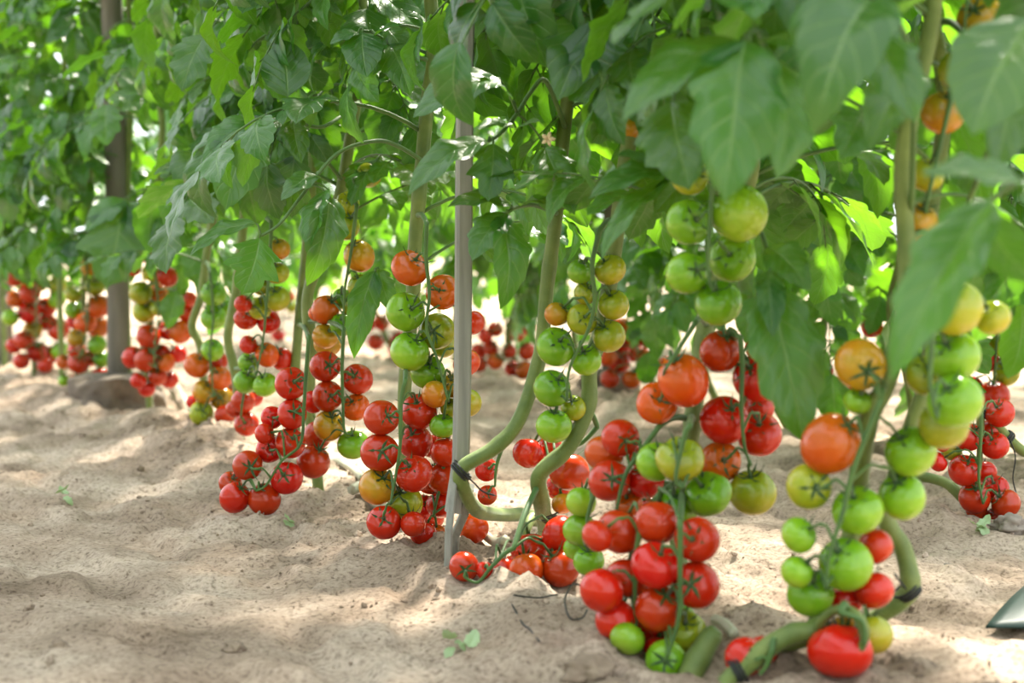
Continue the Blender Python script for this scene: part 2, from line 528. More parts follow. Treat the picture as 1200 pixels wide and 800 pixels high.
class LeafTemplate:
    def __init__(self, seed):
        rr = random.Random(seed)
        Ln = rr.uniform(0.30, 0.40)
        up = rr.uniform(0.15, 0.7)
        droop = rr.uniform(0.6, 1.9)
        side = rr.uniform(-0.35, 0.35)
        n = 12
        p = Vector((0, 0, 0)); pts = [(p.copy(), 0.0038)]
        for i in range(n):
            t = (i + 0.5) / n
            ang = up - droop * t
            hd = side * t
            p = p + Vector((math.sin(hd) * math.cos(ang), math.cos(hd) * math.cos(ang), math.sin(ang))) * (Ln / n)
            pts.append((p.copy(), 0.0038 - 0.0024 * (i + 1) / n))
        self.pts = pts
        self.items = []          # (leaflet mesh, matrix)

        def frame(t):
            i = min(int(t * n), n - 1)
            f = t * n - i
            q = pts[i][0].lerp(pts[i + 1][0], f)
            d = (pts[i + 1][0] - pts[i][0]).normalized()
            return q, d
        mb = MB(); mb.tube(pts, 6)
        spec = [(1.0, 0, rr.uniform(0.115, 0.15))]
        for t, ln in ((0.88, 0.10), (0.66, 0.125), (0.44, 0.11)):
            for sgn in (-1, 1):
                spec.append((t + rr.uniform(-0.04, 0.04), sgn, ln * rr.uniform(0.8, 1.15)))
        for sgn in (-1, 1):
            spec.append((rr.uniform(0.52, 0.78), sgn, rr.uniform(0.03, 0.05)))
        for t, sgn, ln in spec:
            q, d = frame(min(t, 1.0))
            lat = d.cross(Vector((0, 0, 1)))
            lat = lat.normalized() if lat.length > 1e-4 else Vector((1, 0, 0))
            upn = lat.cross(d).normalized()
            if sgn == 0:
                ydir = d
            else:
                ydir = (lat * sgn * 0.85 + d * rr.uniform(0.3, 0.8) + Vector((0, 0, -rr.uniform(0.05, 0.75)))).normalized()
            nrm = upn + Vector((rr.uniform(-.3, .3), rr.uniform(-.3, .3), rr.uniform(0, .3)))
            zdir = (nrm - ydir * nrm.dot(ydir)).normalized()
            xdir = ydir.cross(zdir)
            pl = 0.018 if ln > 0.06 else 0.006
            b0 = q + ydir * pl
            mb.tube([(q, 0.0018), (b0 + ydir * 0.01, 0.0012)], 5)
            R = Matrix((xdir, ydir, zdir)).transposed().to_4x4()
            me = SMALL if ln < 0.06 else rr.choice(LEAFLETS)
            self.items.append((me, Matrix.Translation(b0) @ R @ Matrix.Scale(ln, 4)))
        self.stalk = mb.mesh('leaf_stalk', M_STALK)
        # sample points used to keep leaves clear of the fruit
        self.samples = [m @ Vector((0, 0.95, 0)) for _, m in self.items] + [m @ Vector((0, 0.4, 0)) for _, m in self.items]
        # joined version for the rows behind
        V, Fc, UV, MI = [], [], [], []
        for me, m in self.items:
            o = len(V)
            V += [m @ v.co for v in me.vertices]
            Fc += [tuple(o + i for i in pl.vertices) for pl in me.polygons]
            uvv = [None] * len(me.vertices)
            for lp, u in zip(me.loops, me.uv_layers[0].data): uvv[lp.vertex_index] = tuple(u.uv)
            UV += uvv
        nl = len(Fc)
        o = len(V)
        V += [v.co.copy() for v in self.stalk.vertices]
        Fc += [tuple(o + i for i in pl.vertices) for pl in self.stalk.polygons]
        UV += [(0.5, 0.5)] * len(self.stalk.vertices)
        self.joined = mesh_from('compound_leaf', V, Fc, M_LEAF, True, UV)
        self.joined.materials.append(M_STALK)
        mi = np.zeros(len(Fc), dtype=np.int32); mi[nl:] = 1
        self.joined.polygons.foreach_set('material_index', mi)


LEAVES = [LeafTemplate(100 + i) for i in range(10)]

# lower edge of the foliage as seen in the photograph (pixel x -> pixel y), used only to choose where leaves grow
EDGE = [(-200, 330), (0, 358), (100, 340), (200, 338), (250, 328), (300, 300), (350, 268), (400, 240), (440, 235), (500, 240), (560, 290), (600, 300),
        (650, 250), (700, 275), (760, 290), (800, 190), (880, 215), (900, 350), (950, 390), (1000, 370), (1050, 300),
        (1100, 300), (1200, 380), (1600, 400)]


def edge_y(x):
    for (x0, y0), (x1, y1) in zip(EDGE, EDGE[1:]):
        if x0 <= x <= x1: return y0 + (y1 - y0) * (x - x0) / (x1 - x0)
    return 330


def add_leaf(plant, origin, azim, scale, roll, tpl, split=True):
    M = (Matrix.Translation(origin - plant.location) @ Matrix.Rotation(azim, 4, 'Z') @ Matrix.Rotation(roll, 4, 'Y')
         @ Matrix.Scale(scale, 4))
    if not split:
        return add('leaf', tpl.joined, plant, M)
    lf = add('leaf', tpl.stalk, plant, M)
    for me, m in tpl.items:
        add('leaflet', me, lf, m)
    return lf


def hand_leaf(plant, stalk, leaflets):
    """stalk: [(px, py, Y)], leaflets: [(base, tip, key, face, dY)]; every leaflet keeps its own size and distance"""
    loc = plant.location
    pts = catmull([(P(*s), 0.0040 - 0.0016 * i / max(1, len(stalk) - 1)) for i, s in enumerate(stalk)], 5)
    mb = MB(); mb.tube([(p - loc, r) for p, r in pts], 7)
    mats = []
    for (bx, by, bY), (tx, ty, tY), key, nrm, wid in leaflets:
        b = P(bx, by, bY); t = P(tx, ty, tY)
        me = HANDSET[key]
        near = min(pts, key=lambda q: (q[0] - b).length)[0]
        mid = near.lerp(b, 0.5) + Vector((0, 0, 0.006))
        mb.tube(catmull([(near - loc, 0.0022), (mid - loc, 0.0018), (b - loc, 0.0015)], 3), 5)
        tipv = Vector((0, max(v.co.y for v in me.vertices), 0))
        # true chord of the curled leaflet
        tv = me.vertices[len(me.vertices) - 7].co if len(me.vertices) > 6 else tipv
        tv = Vector((0, tv.y, tv.z))
        chord = t - b
        sc = chord.length / tv.length
        y0 = chord.normalized()
        n0 = Vector(nrm); n0 = (n0 - y0 * n0.dot(y0)).normalized()
        # rotate about local x so that the curled tip falls on the target tip
        ang = math.atan2(tv.z, tv.y)
        R0 = Matrix((y0.cross(n0), y0, n0)).transposed().to_4x4()
        Mx = Matrix.Translation(b - loc) @ R0 @ Matrix.Rotation(-ang, 4, 'X') @ Matrix.Diagonal((sc * wid, sc, sc, 1))
        mats.append((me, Mx))
    lf = add('leaf', mb.mesh('leaf_stalk', M_STALK), plant)
    for me, m in mats:
        add('leaflet', me, lf, m)
    return lf


# ---------------------------------------------------------------- tomato meshes
def tomato_shape(zs, rib, nrib, dimple, heart, seed):
    rr = random.Random(seed)
    nu, nv = 28, 18
    ph = rr.random() * 6
    verts = [(0, 0, zs - dimple)]
    for i in range(1, nv):
        th = math.pi * i / nv
        for k in range(nu):
            a = 2 * math.pi * k / nu
            rho = math.sin(th) ** 0.92
            z = math.cos(th)
            top = max(0.0, z) ** 1.2
            rf = 1 + rib * math.cos(nrib * a + ph) * (0.25 + top) + 0.018 * math.cos(2 * a + ph)
            rho2 = rho * rf * (1 - heart * max(0, -z) * 0.5)
            zz = z * zs - dimple * math.exp(-(rho / 0.30) ** 2) * (z > 0) + (0.03 * math.exp(-(rho / 0.25) ** 2) if z < 0 else 0)
            verts.append((rho2 * math.cos(a), rho2 * math.sin(a), zz))
    verts.append((0, 0, -zs + 0.03))
    faces = [(0, 1 + k, 1 + (k + 1) % nu) for k in range(nu)]
    for i in range(nv - 2):
        for k in range(nu):
            a = 1 + i * nu + k; b = 1 + i * nu + (k + 1) % nu
            faces.append((a, a + nu, b + nu, b))
    last = len(verts) - 1; o = 1 + (nv - 2) * nu
    faces += [(last, o + (k + 1) % nu, o + k) for k in range(nu)]
    return verts, faces


SHAPES = [tomato_shape(0.92, 0.012, 5, 0.16, 0.0, 1), tomato_shape(0.88, 0.03, 5, 0.2, 0.05, 2), tomato_shape(0.97, 0.008, 4, 0.12, 0.06, 3),
          tomato_shape(0.84, 0.022, 6, 0.2, 0.0, 4), tomato_shape(1.10, 0.008, 4, 0.1, 0.1, 5), tomato_shape(0.80, 0.085, 5, 0.22, 0.0, 6)]
TOM_MESH = {(k, c): mesh_from('tomato_%s_%d' % (c, k), v, f, TOM_MATS[c]) for k, (v, f) in enumerate(SHAPES) for c in TOM_MATS}


def calyx_mesh(seed):
    rr = random.Random(seed)
    V, Fc = [], []
    n = rr.choice((5, 6, 6))
    for s in range(n):
        a = 2 * math.pi * s / n + rr.uniform(-.25, .25)
        ln = rr.uniform(0.6, 0.95); lift = rr.uniform(0.05, 0.55); tw = rr.uniform(-0.3, 0.3)
        ca, sa = math.cos(a), math.sin(a)
        o = len(V); m = 6
        for i in range(m + 1):
            t = i / m
            w = 0.095 * (1 - t) ** 0.7 * (0.7 + 0.6 * math.sin(math.pi * min(1, t * 1.2)))
            r = 0.05 + ln * t
            zz = 0.05 + lift * t * t - 0.16 * t * (1 - t) + 0.05 * t
            off = tw * t * t * 0.5
            cx, cy = r * ca - off * sa, r * sa + off * ca
            V += [(cx - sa * w, cy + ca * w, zz - 0.02), (cx, cy, zz + 0.022), (cx + sa * w, cy - ca * w, zz - 0.02)]
        for i in range(m):
            b = o + i * 3
            Fc += [(b, b + 3, b + 4, b + 1), (b + 1, b + 4, b + 5, b + 2)]
    mb = MB(); mb.tube([(Vector((0, 0, -0.02)), 0.11), (Vector((0, 0, 0.08)), 0.085), (Vector((0, 0, 0.2)), 0.06)], 8)
    o = len(V)
    V += [tuple(v) for v in mb.v]; Fc += [tuple(o + i for i in f) for f in mb.f]
    return mesh_from('calyx', V, Fc, M_CALYX)


CALYX = [calyx_mesh(50 + i) for i in range(5)]

# ---------------------------------------------------------------- plants
PLANTS = {}
STEMS = {}


def new_plant(key, x, y, label, group=None, name='tomato_plant'):
    o = bpy.data.objects.new(name, None)
    COL.objects.link(o)
    o.empty_display_size = 0.1
    o.location = (x, y, hz(x, y))
    tag(o, label, 'tomato plant', group)
    PLANTS[key] = o
    return o


def stem_part(plant, pts, mat=None, sides=10, name='stem'):
    """pts: (Vector, radius) list in world space"""
    sm = catmull(pts, 7)
    # slight swelling at the nodes
    out = []
    for i, (p, r) in enumerate(sm):
        out.append((p - plant.location, r * (1 + 0.10 * math.exp(-((i % 11 - 5) / 1.3) ** 2))))
    STEMS.setdefault(plant.name, []).extend(q for q, _ in sm)
    mb = MB(); mb.tube(out, sides)
    add(name, mb.mesh(name, mat or M_STEM), plant)
    return sm


ALL_TOM = []         # (centre, radius) of every placed fruit
TOMS = []            # dicts waiting for labels


def cluster(key, plant, Y0, truss, toms, where, rscale=1.09, tdy=-0.006):
    """truss: pixel polyline; toms: (x, y, diameter px, colour[, flags]) front first"""
    tp = catmull([(P(x, y, Y0 + tdy), 0.0040 - 0.0022 * i / max(1, len(truss) - 1)) for i, (x, y) in enumerate(truss)], 6)
    t0 = tp[0][0]
    st = min((q for q in STEMS[plant.name] if q.z > t0.z - 0.02), key=lambda q: (q - t0 - Vector((0, 0, 0.015))).length, default=None)
    neck = []
    if st is not None:
        mid = st.lerp(t0, 0.55) + Vector((0, 0, 0.008))
        neck = catmull([(st, 0.0050), (mid, 0.0046), (t0, 0.0040)], 6)
    mb = MB()
    loc = plant.location
    mb.tube([(p - loc, r) for p, r in neck[:-1] + tp], 7)
    rr = random.Random(key)
    for t in toms:
        x, y, d, c = t[:4]
        d *= rscale
        fl = t[4] if len(t) > 4 else ''
        Y = Y0 + d / 2 * Y0 / F_PX
        for _ in range(80):
            r = d / 2 * Y / F_PX
            ctr = P(x, y, Y)
            bad = 0
            for (c2, r2) in ALL_TOM:
                dd = (ctr - c2).length
                if dd < (r + r2) * 0.955: bad = max(bad, (r + r2) * 0.955 - dd)
            if bad <= 0: break
            Y += max(0.004, bad * 0.5)
        gz = hz(ctr.x, ctr.y)
        if ctr.z < gz + r * 0.86:
            ctr.z = gz + r * 0.86
        ALL_TOM.append((ctr.copy(), r))
        near = min(tp, key=lambda q: (q[0] + Vector((0, 0, -0.012)) - ctr).length)[0]
        v = near - ctr
        up = 0.75 if 'c' not in fl else 0.15
        dirn = v.normalized() + Vector((0, 0, up)) + Vector((rr.uniform(-.25, .25), rr.uniform(-.2, .2), rr.uniform(-.15, .15)))
        if 'c' in fl: dirn += Vector((0, -0.9, 0))
        if 'b' in fl: dirn += Vector((0, 1.5, 0.3))
        dirn.normalize()
        k = rr.choice((0, 0, 1, 2, 3))
        if 't' in fl: k = 4
        if 'r' in fl: k = 5
        top = {0: .76, 1: .68, 2: .85, 3: .64, 4: 1.0, 5: .58}[k]
        spin = rr.uniform(0, 6.28)
        o = add('tomato', TOM_MESH[(k, c)], None, align(ctr, dirn, r, spin))
        ca = add('calyx', CALYX[rr.randrange(5)], o, Matrix.Translation((0, 0, top)) @ Matrix.Rotation(rr.uniform(0, 6), 4, 'Z') @ Matrix.Scale(rr.uniform(0.8, 1.05), 4))
        att = ctr + dirn * r * (top + 0.15)
        dist = (near - att).length
        m1 = att + dirn * min(0.02, dist * 0.4)
        m2 = near.lerp(m1, 0.45) + Vector((0, 0, min(0.012, dist * 0.25)))
        mb.tube([(p - loc, q) for p, q in [(att, 0.0024), (m1, 0.0019), (m1.lerp(m2, .3), 0.0028)] + catmull([(m1.lerp(m2, .5), 0.0019), (m2, 0.0018), (near, 0.0021)], 3)], 6)
        TOMS.append(dict(o=o, key=key, c=c, z=ctr.z, r=r, where=where))
    add('truss', mb.mesh('truss', M_TRUSS), plant)


ORD = ['', 'second-', 'third-', 'fourth-', 'fifth-', 'sixth-', 'seventh-', 'eighth-', 'ninth-', 'tenth-', 'eleventh-']


def label_tomatoes():
    sets = {}
    for t in TOMS: sets.setdefault((t['where'], t['c']), []).append(t)
    for (where, c), ts in sets.items():
        ts.sort(key=lambda t: -t['z'])
        w = COLOR_WORD[c]
        n = len(ts)
        for i, t in enumerate(ts):
            if n == 1: lab = '%s tomato %s' % (w, where)
            elif n == 2: lab = '%s %s tomato %s' % (('upper', 'lower')[i], w, where)
            elif n == 3 and i == 1: lab = 'middle %s tomato %s' % (w, where)
            else:
                j = n - 1 - i
                o_ = (ORD[i] + 'highest') if i <= j else (ORD[j] + 'lowest')
                lab = '%s %s tomato %s' % (o_, w, where)
            tag(t['o'], lab, 'tomato', '%s tomatoes %s' % (w, where))


def grow_leaves(plant, stem, n, zlo, zhi, seed, split=True, edge=True, spread=1.0, ph=(-1, 1)):
    """stem: world polyline. Leaves leave the stem all round, more of them towards the light on both sides of the row"""
    rr = random.Random(seed)
    made = 0; tries = 0
    path = [p for p, _ in stem]
    base_az = math.atan2(-ROW_N.y, -ROW_N.x) - math.pi / 2      # azimuth that points a leaf towards the path
    while made < n and tries < n * 14:
        tries += 1
        z = zlo + (zhi - zlo) * ((tries * 0.6180339) % 1.0)
        o = min(path, key=lambda p: abs(p.z - z)).copy()
        if abs(o.z - z) > 0.15: continue
        o.z = z
        fside = rr.random()
        az = base_az + (0 if fside < 0.58 else math.pi) + rr.gauss(0, 0.85)
        sc = rr.uniform(0.78, 1.12) * spread
        tpl = rr.choice(LEAVES)
        roll = rr.uniform(-0.3, 0.3)
        if edge:
            M = Matrix.Translation(o) @ Matrix.Rotation(az, 4, 'Z') @ Matrix.Rotation(roll, 4, 'Y') @ Matrix.Scale(sc, 4)
            ok = True
            for s in tpl.samples:
                w = M @ s
                x, y = proj(w)
                _, b = to_row(w.x, w.y)
                lim = edge_y(x) + (0 if b < 0.05 else 70)
                if y > lim or w.y < 1.42: ok = False; break
                if w.y < 5.15 and abs(x - 137) < 17 and (150 < y < 235 or y > 320): ok = False; break      # the thick post stays in view
                if w.y < 2.1 and 1070 < x < 1160 and 30 < y < 165: ok = False; break           # so does the fruit high on the hooked plant
            if not ok: continue
        add_leaf(plant, o, az, sc, roll, tpl, split)
        made += 1


def up_from(pts, ztop, seed, r_end=0.006):
    """carry a stem on upwards, leaning gently, to ztop; pts run from the top pixel downwards"""
    rr = random.Random(seed)
    p, r = pts[0]
    ext = []
    q = p.copy()
    while q.z < ztop:
        q = q + Vector((rr.uniform(-.035, .035), rr.uniform(-.03, .03), 0.16))
        rad = r + (r_end - r) * min(1, (q.z - p.z) / max(0.05, ztop - p.z))
        ext.append((q.copy(), rad))
    return list(reversed(ext)) + pts


def px_stem(lst, r):
    return [(P(*l[:3]), l[3] if len(l) > 3 else r) for l in lst]


def down_to_ground(pts, sink=0.02):
    p, r = pts[-1]
    pts = list(pts)
    g = hz(p.x, p.y)
    if p.z > g:
        pts.append((Vector((p.x, p.y, g - sink)), r * 1.05))
    return pts


def row_plant(key, stem_px, r, label, nleaf, seed, ztop=2.1, zlo=0.40, ground_it=True, spread=1.0):
    pts = px_stem(stem_px, r)
    if ground_it: pts = down_to_ground(pts)
    bx, by = pts[-1][0].x, pts[-1][0].y
    pl = new_plant(key, bx, by, label)
    pts = up_from(pts, ztop, seed)
    sm = stem_part(pl, pts)
    grow_leaves(pl, sm, int(nleaf * 2.2), zlo, ztop + 0.05, seed, True, True, spread)
    return pl


row_plant('p1', [(1062, 340, 1.98), (1042, 440, 1.97), (1018, 490, 1.98, 0.0125), (1008, 545, 2.02, 0.0125), (1000, 620, 2.05, 0.012), (968, 690, 2.02, 0.012),
                 (956, 735, 1.97, 0.0125), (930, 742, 1.97, 0.0125), (900, 758, 1.97, 0.0125), (868, 784, 1.97, 0.0125), (850, 803, 1.97, 0.0125)], 0.0115,
          'tomato plant with a tight column of green fruit over a ribbed red one', 26, 11)
row_plant('p1b', [(1090, 420, 2.12), (1062, 520, 2.12), (1038, 600, 2.10), (1058, 642, 2.10, 0.0115), (1067, 682, 2.09, 0.012), (1062, 698, 2.09, 0.012),
                  (1030, 722, 2.10, 0.0105), (1000, 742, 2.12, 0.010), (985, 770, 2.15, 0.010)], 0.0105,
          'tomato plant whose smooth stem hooks sharply back at a black tie above bare sand', 16, 12, zlo=0.55)
row_plant('p2', [(880, 180, 2.36), (865, 250, 2.36), (848, 310, 2.36), (828, 380, 2.35), (818, 440, 2.33), (811, 500, 2.32), (803, 560, 2.32), (795, 640, 2.32), (800, 725, 2.30)], 0.0125,
          'tomato plant carrying the longest red truss, pale green stump at its foot', 30, 13)
row_plant('p3', [(738, 130, 2.58), (730, 210, 2.58), (723, 268, 2.58), (713, 340, 2.58), (702, 395, 2.58), (691, 432, 2.57), (689, 476, 2.56), (666, 524, 2.55), (633, 555, 2.55),
                 (634, 585, 2.58, 0.013), (640, 625, 2.68, 0.013)], 0.0122,
          'tomato plant with a kinked hairy stem tied in black twine near the soil', 26, 14)
row_plant('p3b', [(668, 100, 2.68), (657, 190, 2.67), (650, 265, 2.66), (641, 335, 2.65), (633, 415, 2.64), (609, 490, 2.62), (580, 524, 2.60), (541, 549, 2.585), (545, 575, 2.60), (560, 598, 2.66),
                  (590, 603, 2.82), (618, 603, 2.98), (628, 612, 3.06)], 0.0112,
          'tomato plant whose stem swings down and is tied to the pale wooden stake', 24, 15, ground_it=True)
row_plant('p4', [(508, 60, 3.02), (500, 130, 3.02), (492, 220, 3.02), (486, 290, 3.02), (484, 345, 3.02), (479, 405, 3.02), (474, 470, 3.02), (478, 560, 3.02), (482, 612, 3.02)], 0.0125,
          'tomato plant on the path side of the wooden stake, fruit hanging in two long trusses', 26, 16)
row_plant('p5', [(425, 60, 3.42), (412, 150, 3.42), (398, 230, 3.42), (378, 292, 3.42), (363, 335, 3.42), (360, 365, 3.42), (366, 410, 3.42), (362, 470, 3.42), (372, 560, 3.42)], 0.0115,
          'tomato plant with a crooked olive stem, its truss ending in one green fruit', 26, 17)
row_plant('p6', [(372, 60, 3.75), (368, 160, 3.75), (362, 260, 3.75), (350, 380, 3.72), (345, 470, 3.72), (350, 545, 3.72)], 0.0105,
          'tomato plant whose red truss reaches down to rest on the soil', 24, 18)
row_plant('p7', [(296, 120, 4.0), (288, 230, 4.0), (276, 345, 4.0), (267, 395, 4.0), (276, 440, 4.0), (282, 520, 4.0)], 0.0105,
          'tomato plant with dense mixed fruit behind the low earth mound', 26, 19)
row_plant('p8', [(262, 150, 4.45), (250, 250, 4.45), (243, 292, 4.45), (236, 345, 4.45), (225, 382, 4.45), (236, 412, 4.45), (240, 490, 4.45)], 0.0105,
          'tomato plant with a bowed stem and orange and olive fruit above pale dead stems', 26, 20)
row_plant('p9', [(190, 150, 4.95), (182, 250, 4.95), (178, 350, 4.95), (172, 420, 4.95), (175, 470, 4.95)], 0.010,
          'tomato plant growing close beside the thick grey post', 26, 21)
row_plant('p10', [(112, 100, 5.5), (106, 220, 5.5), (98, 340, 5.5), (96, 440, 5.5)], 0.010,
          'tomato plant just beyond the thick grey post', 26, 22, ztop=2.1)
row_plant('p11', [(42, 60, 6.2), (40, 200, 6.2), (38, 330, 6.2), (40, 425, 6.2)], 0.010,
          'tomato plant with the farthest heap of red fruit in the front row', 28, 23, ztop=2.1)
for i, (px, Y) in enumerate(((72, 5.85), (5, 6.65), (-30, 7.2), (-60, 7.8), (150, 5.2))):
    row_plant('p12%d' % i, [(px + 4, 60, Y), (px, 200, Y), (px - 2, 330, Y), (px, 410, Y)], 0.010,
              ['leafy tomato plant in the front row between two fruit heaps past the grey post', 'leafy tomato plant beside the farthest grey post of the front row',
               'leafy tomato plant just past the farthest grey post', 'leafy tomato plant ending the front row', 'tall leafy tomato plant directly behind the thick grey post'][i], 26, 40 + i, ztop=2.1)

# pale green cut stump beside the longest truss
stem_part(PLANTS['p2'], [(P(840, 737, 2.06), 0.008), (P(834, 745, 2.06), 0.0135), (P(822, 765, 2.05), 0.0155), (P(810, 790, 2.04), 0.016), (P(806, 806, 2.04), 0.015)], M_STEM, 10, 'stem_stump')
# second low stem of the nearest plant
stem_part(PLANTS['p1'], [(P(952, 742, 1.99), 0.009), (P(935, 752, 2.0), 0.009), (P(915, 758, 2.02), 0.0095), (P(900, 775, 2.02), 0.009), (P(902, 803, 2.02), 0.009)], M_STEM, 10, 'side_stem')
stem_part(PLANTS['p1'], [(P(958, 738, 1.96), 0.006), (P(966, 724, 1.945), 0.0056), (P(985, 713, 1.92), 0.0054), (P(1006, 722, 1.90), 0.0052), (P(1014, 744, 1.90), 0.005), (P(1006, 765, 1.91), 0.0045)], M_STEM, 8, 'side_stem')
stem_part(PLANTS['p3b'], [(P(612, 640, 2.75), 0.007), (P(616, 622, 2.75), 0.008), (P(624, 606, 2.78), 0.0085), (P(632, 612, 2.82), 0.008)], M_STEM, 8, 'side_stem')

# fine pale hairs along the nearer stems, seen as a bright rim against the light
M_HAIR, _nt, _b = new_mat('stem_hair'); _b.inputs['Base Color'].default_value = (0.30, 0.36, 0.16, 1); _b.inputs['Roughness'].default_value = 0.4


def add_hairs(plant, n, seed, zmax=0.75):
    rh = random.Random(seed)
    st = next(c for c in plant.children if c.name.startswith('stem'))
    me = st.data
    V, Fc = [], []
    for _ in range(n):
        pg = me.polygons[rh.randrange(len(me.polygons) - 2)]
        if pg.center.z > zmax: continue
        k = [rh.random() + 0.05 for _ in pg.vertices]; sm_ = sum(k)
        q = Vector((0, 0, 0))
        for w, vi in zip(k, pg.vertices): q += me.vertices[vi].co * (w / sm_)
        d = (pg.normal + Vector((rh.uniform(-.4, .4), rh.uniform(-.4, .4), rh.uniform(-.4, .4)))).normalized()
        a = d.orthogonal().normalized() * 0.00010; b = d.cross(a)
        o = len(V)
        V += [q + a, q - a * 0.5 + b * 0.87, q - a * 0.5 - b * 0.87, q + d * rh.uniform(0.0015, 0.0042)]
        Fc += [(o, o + 1, o + 3), (o + 1, o + 2, o + 3), (o + 2, o, o + 3)]
    h = add('stem_hair', mesh_from('stem_hair', V, Fc, M_HAIR, False), plant)
    tag(h, None, None, None, 'stuff')


for i_, k_ in enumerate(('p3', 'p3b', 'p2', 'p1b')):
    add_hairs(PLANTS[k_], 4500, 60 + i_)

# ---------------------------------------------------------------- fruit of the front row
p = PLANTS
cluster('a1', p['p1'], 1.86, [(1096, 330), (1092, 400), (1090, 450), (1098, 490)],
        [(1119, 470, 60, 'G'), (1117, 417, 58, 'G'), (1119, 361, 60, 'Y'), (1106, 498, 54, 'Y'), (1084, 440, 44, 'Y'), (1163, 372, 40, 'Y')],
        'in the hanging column beside the big blurred leaf')
cluster('a2', p['p1'], 1.93, [(1032, 470), (1002, 545), (988, 600), (972, 650), (968, 690)],
        [(973, 520, 64, 'O', 't'), (1005, 598, 56, 'G'), (991, 661, 60, 'G'), (950, 695, 52, 'G'), (1067, 529, 56, 'G'), (1057, 582, 52, 'G'),
         (948, 570, 50, 'Y', 'c'), (1008, 427, 56, 'A', 'c'), (936, 627, 40, 'G'), (934, 670, 36, 'G'), (1005, 470, 30, 'G'),
         (1025, 692, 44, 'R', 'b'), (1026, 640, 38, 'R', 'b'), (990, 702, 42, 'R', 'b')],
        'in the dense green truss over the ribbed red tomato')
cluster('a3', p['p1'], 1.90, [(985, 717), (1010, 728), (1013, 755)],
        [(985, 784, 72, 'R', 'rb'), (991, 741, 42, 'A', 'b'), (1022, 744, 46, 'Y', 'b')],
        'low on the sand under the hooked stem')
cluster('a4', p['p1'], 1.96, [(905, 762), (898, 780), (890, 790)], [(872, 802, 44, 'R', 'c'), (892, 786, 36, 'R', 'c')],
        'lying under the thick tied stem on the sand')
cluster('a5', p['p1b'], 2.0, [(1130, 40), (1118, 100), (1090, 220), (1085, 250)],
        [(1105, 132, 48, 'A'), (1127, 82, 50, 'Y'), (1150, 25, 54, 'A'), (1076, 260, 42, 'A'), (1085, 205, 40, 'Y')],
        'high among the leaves above the hooked stem')
cluster('b1', p['p2'], 2.10, [(850, 150), (838, 200), (832, 260), (830, 320), (836, 340)],
        [(867, 250, 62, 'G', 'b'), (807, 260, 50, 'G', 'c'), (858, 302, 52, 'G', 'c'), (805, 320, 46, 'G', 'c'), (842, 355, 52, 'G'), (808, 206, 42, 'Y', 'c')],
        'in the all-green truss above the long red one')
cluster('b2', p['p2'], 2.20, [(868, 395), (870, 430), (869, 470), (872, 520), (880, 545)],
        [(849, 492, 54, 'R'), (886, 443, 52, 'R'), (890, 509, 50, 'R'), (844, 541, 46, 'O', 'c'), (882, 577, 52, 'Y'), (844, 412, 46, 'R'), (889, 478, 34, 'R'), (899, 420, 40, 'R')],
        'in the truss beside the leaf that hangs lowest')
cluster('b3', p['p2'], 2.17, [(815, 378), (802, 398), (787, 422), (780, 432)],
        [(801, 446, 55, 'O', 't'), (770, 472, 46, 'O', 'c')],
        'in the short truss of two against the olive stem')
cluster('b4', p['p2'], 2.11, [(808, 500), (802, 512), (792, 560), (800, 572)],
        [(797, 538, 54, 'Y', 'r'), (830, 579, 52, 'G', 'r'), (792, 598, 48, 'G'), (769, 541, 44, 'G')],
        'in the green bunch on top of the long red truss')
cluster('b5', p['p2'], 2.24, [(772, 500), (750, 530), (733, 556), (724, 590), (722, 605)],
        [(714, 563, 46, 'R', 'c'), (708, 532, 44, 'O', 'b'), (727, 513, 42, 'R', 'c'), (757, 563, 40, 'R'), (750, 536, 24, 'R'), (737, 590, 30, 'O')],
        'in the truss over the green fruit by the kinked stem')
cluster('b6', p['p2'], 2.04, [(797, 612), (797, 650), (797, 690), (798, 712), (790, 745), (782, 770)],
        [(768, 662, 54, 'R'), (816, 685, 52, 'R', 'c'), (771, 713, 52, 'R'), (817, 632, 50, 'R', 'c'), (770, 612, 50, 'R', 'b'), (803, 740, 48, 'Y'), (766, 743, 42, 'R', 'b'),
         (780, 797, 46, 'G', 'c'), (797, 772, 38, 'G'), (770, 766, 30, 'R', 'b')],
        'in the long red truss reaching down to the stump')
cluster('b8', p['p2'], 2.06, [(752, 605), (746, 650), (744, 700), (746, 735), (750, 765)],
        [(726, 623, 52, 'R', 'b'), (705, 692, 50, 'R', 'b'), (735, 677, 48, 'R', 'b'), (722, 731, 46, 'R', 'b'), (700, 628, 36, 'R'), (722, 762, 40, 'R'), (735, 789, 40, 'G')],
        'in the shorter truss pressed against the long red one', tdy=0.035)
cluster('b7', p['p2'], 2.36, [(700, 570), (690, 600), (686, 640)],
        [(681, 588, 34, 'G', 'b'), (680, 621, 38, 'G', 'b'), (690, 657, 34, 'G'), (676, 642, 30, 'G', 'b'), (760, 594, 26, 'R')],
        'tucked behind the long red truss')
cluster('c0', p['p3'], 2.56, [(745, 60), (725, 100), (728, 130), (750, 140)],
        [(707, 122, 30, 'Y'), (740, 147, 34, 'A'), (767, 162, 26, 'A'), (707, 82, 30, 'Y')],
        'half hidden in leaves high on the kinked plant')
cluster('c1', p['p3'], 2.50, [(703, 270), (694, 310), (697, 350), (690, 385), (668, 430), (664, 470)],
        [(715, 316, 36, 'Y'), (719, 357, 34, 'Y'), (651, 406, 43, 'G'), (714, 394, 36, 'Y'), (687, 422, 34, 'G'), (647, 455, 41, 'G'), (649, 499, 39, 'G'), (682, 374, 34, 'Y', 'c'),
         (680, 318, 28, 'G'), (652, 368, 26, 'A'), (672, 478, 28, 'Y'), (686, 344, 24, 'Y')],
        'in the green truss in front of the kinked stem')
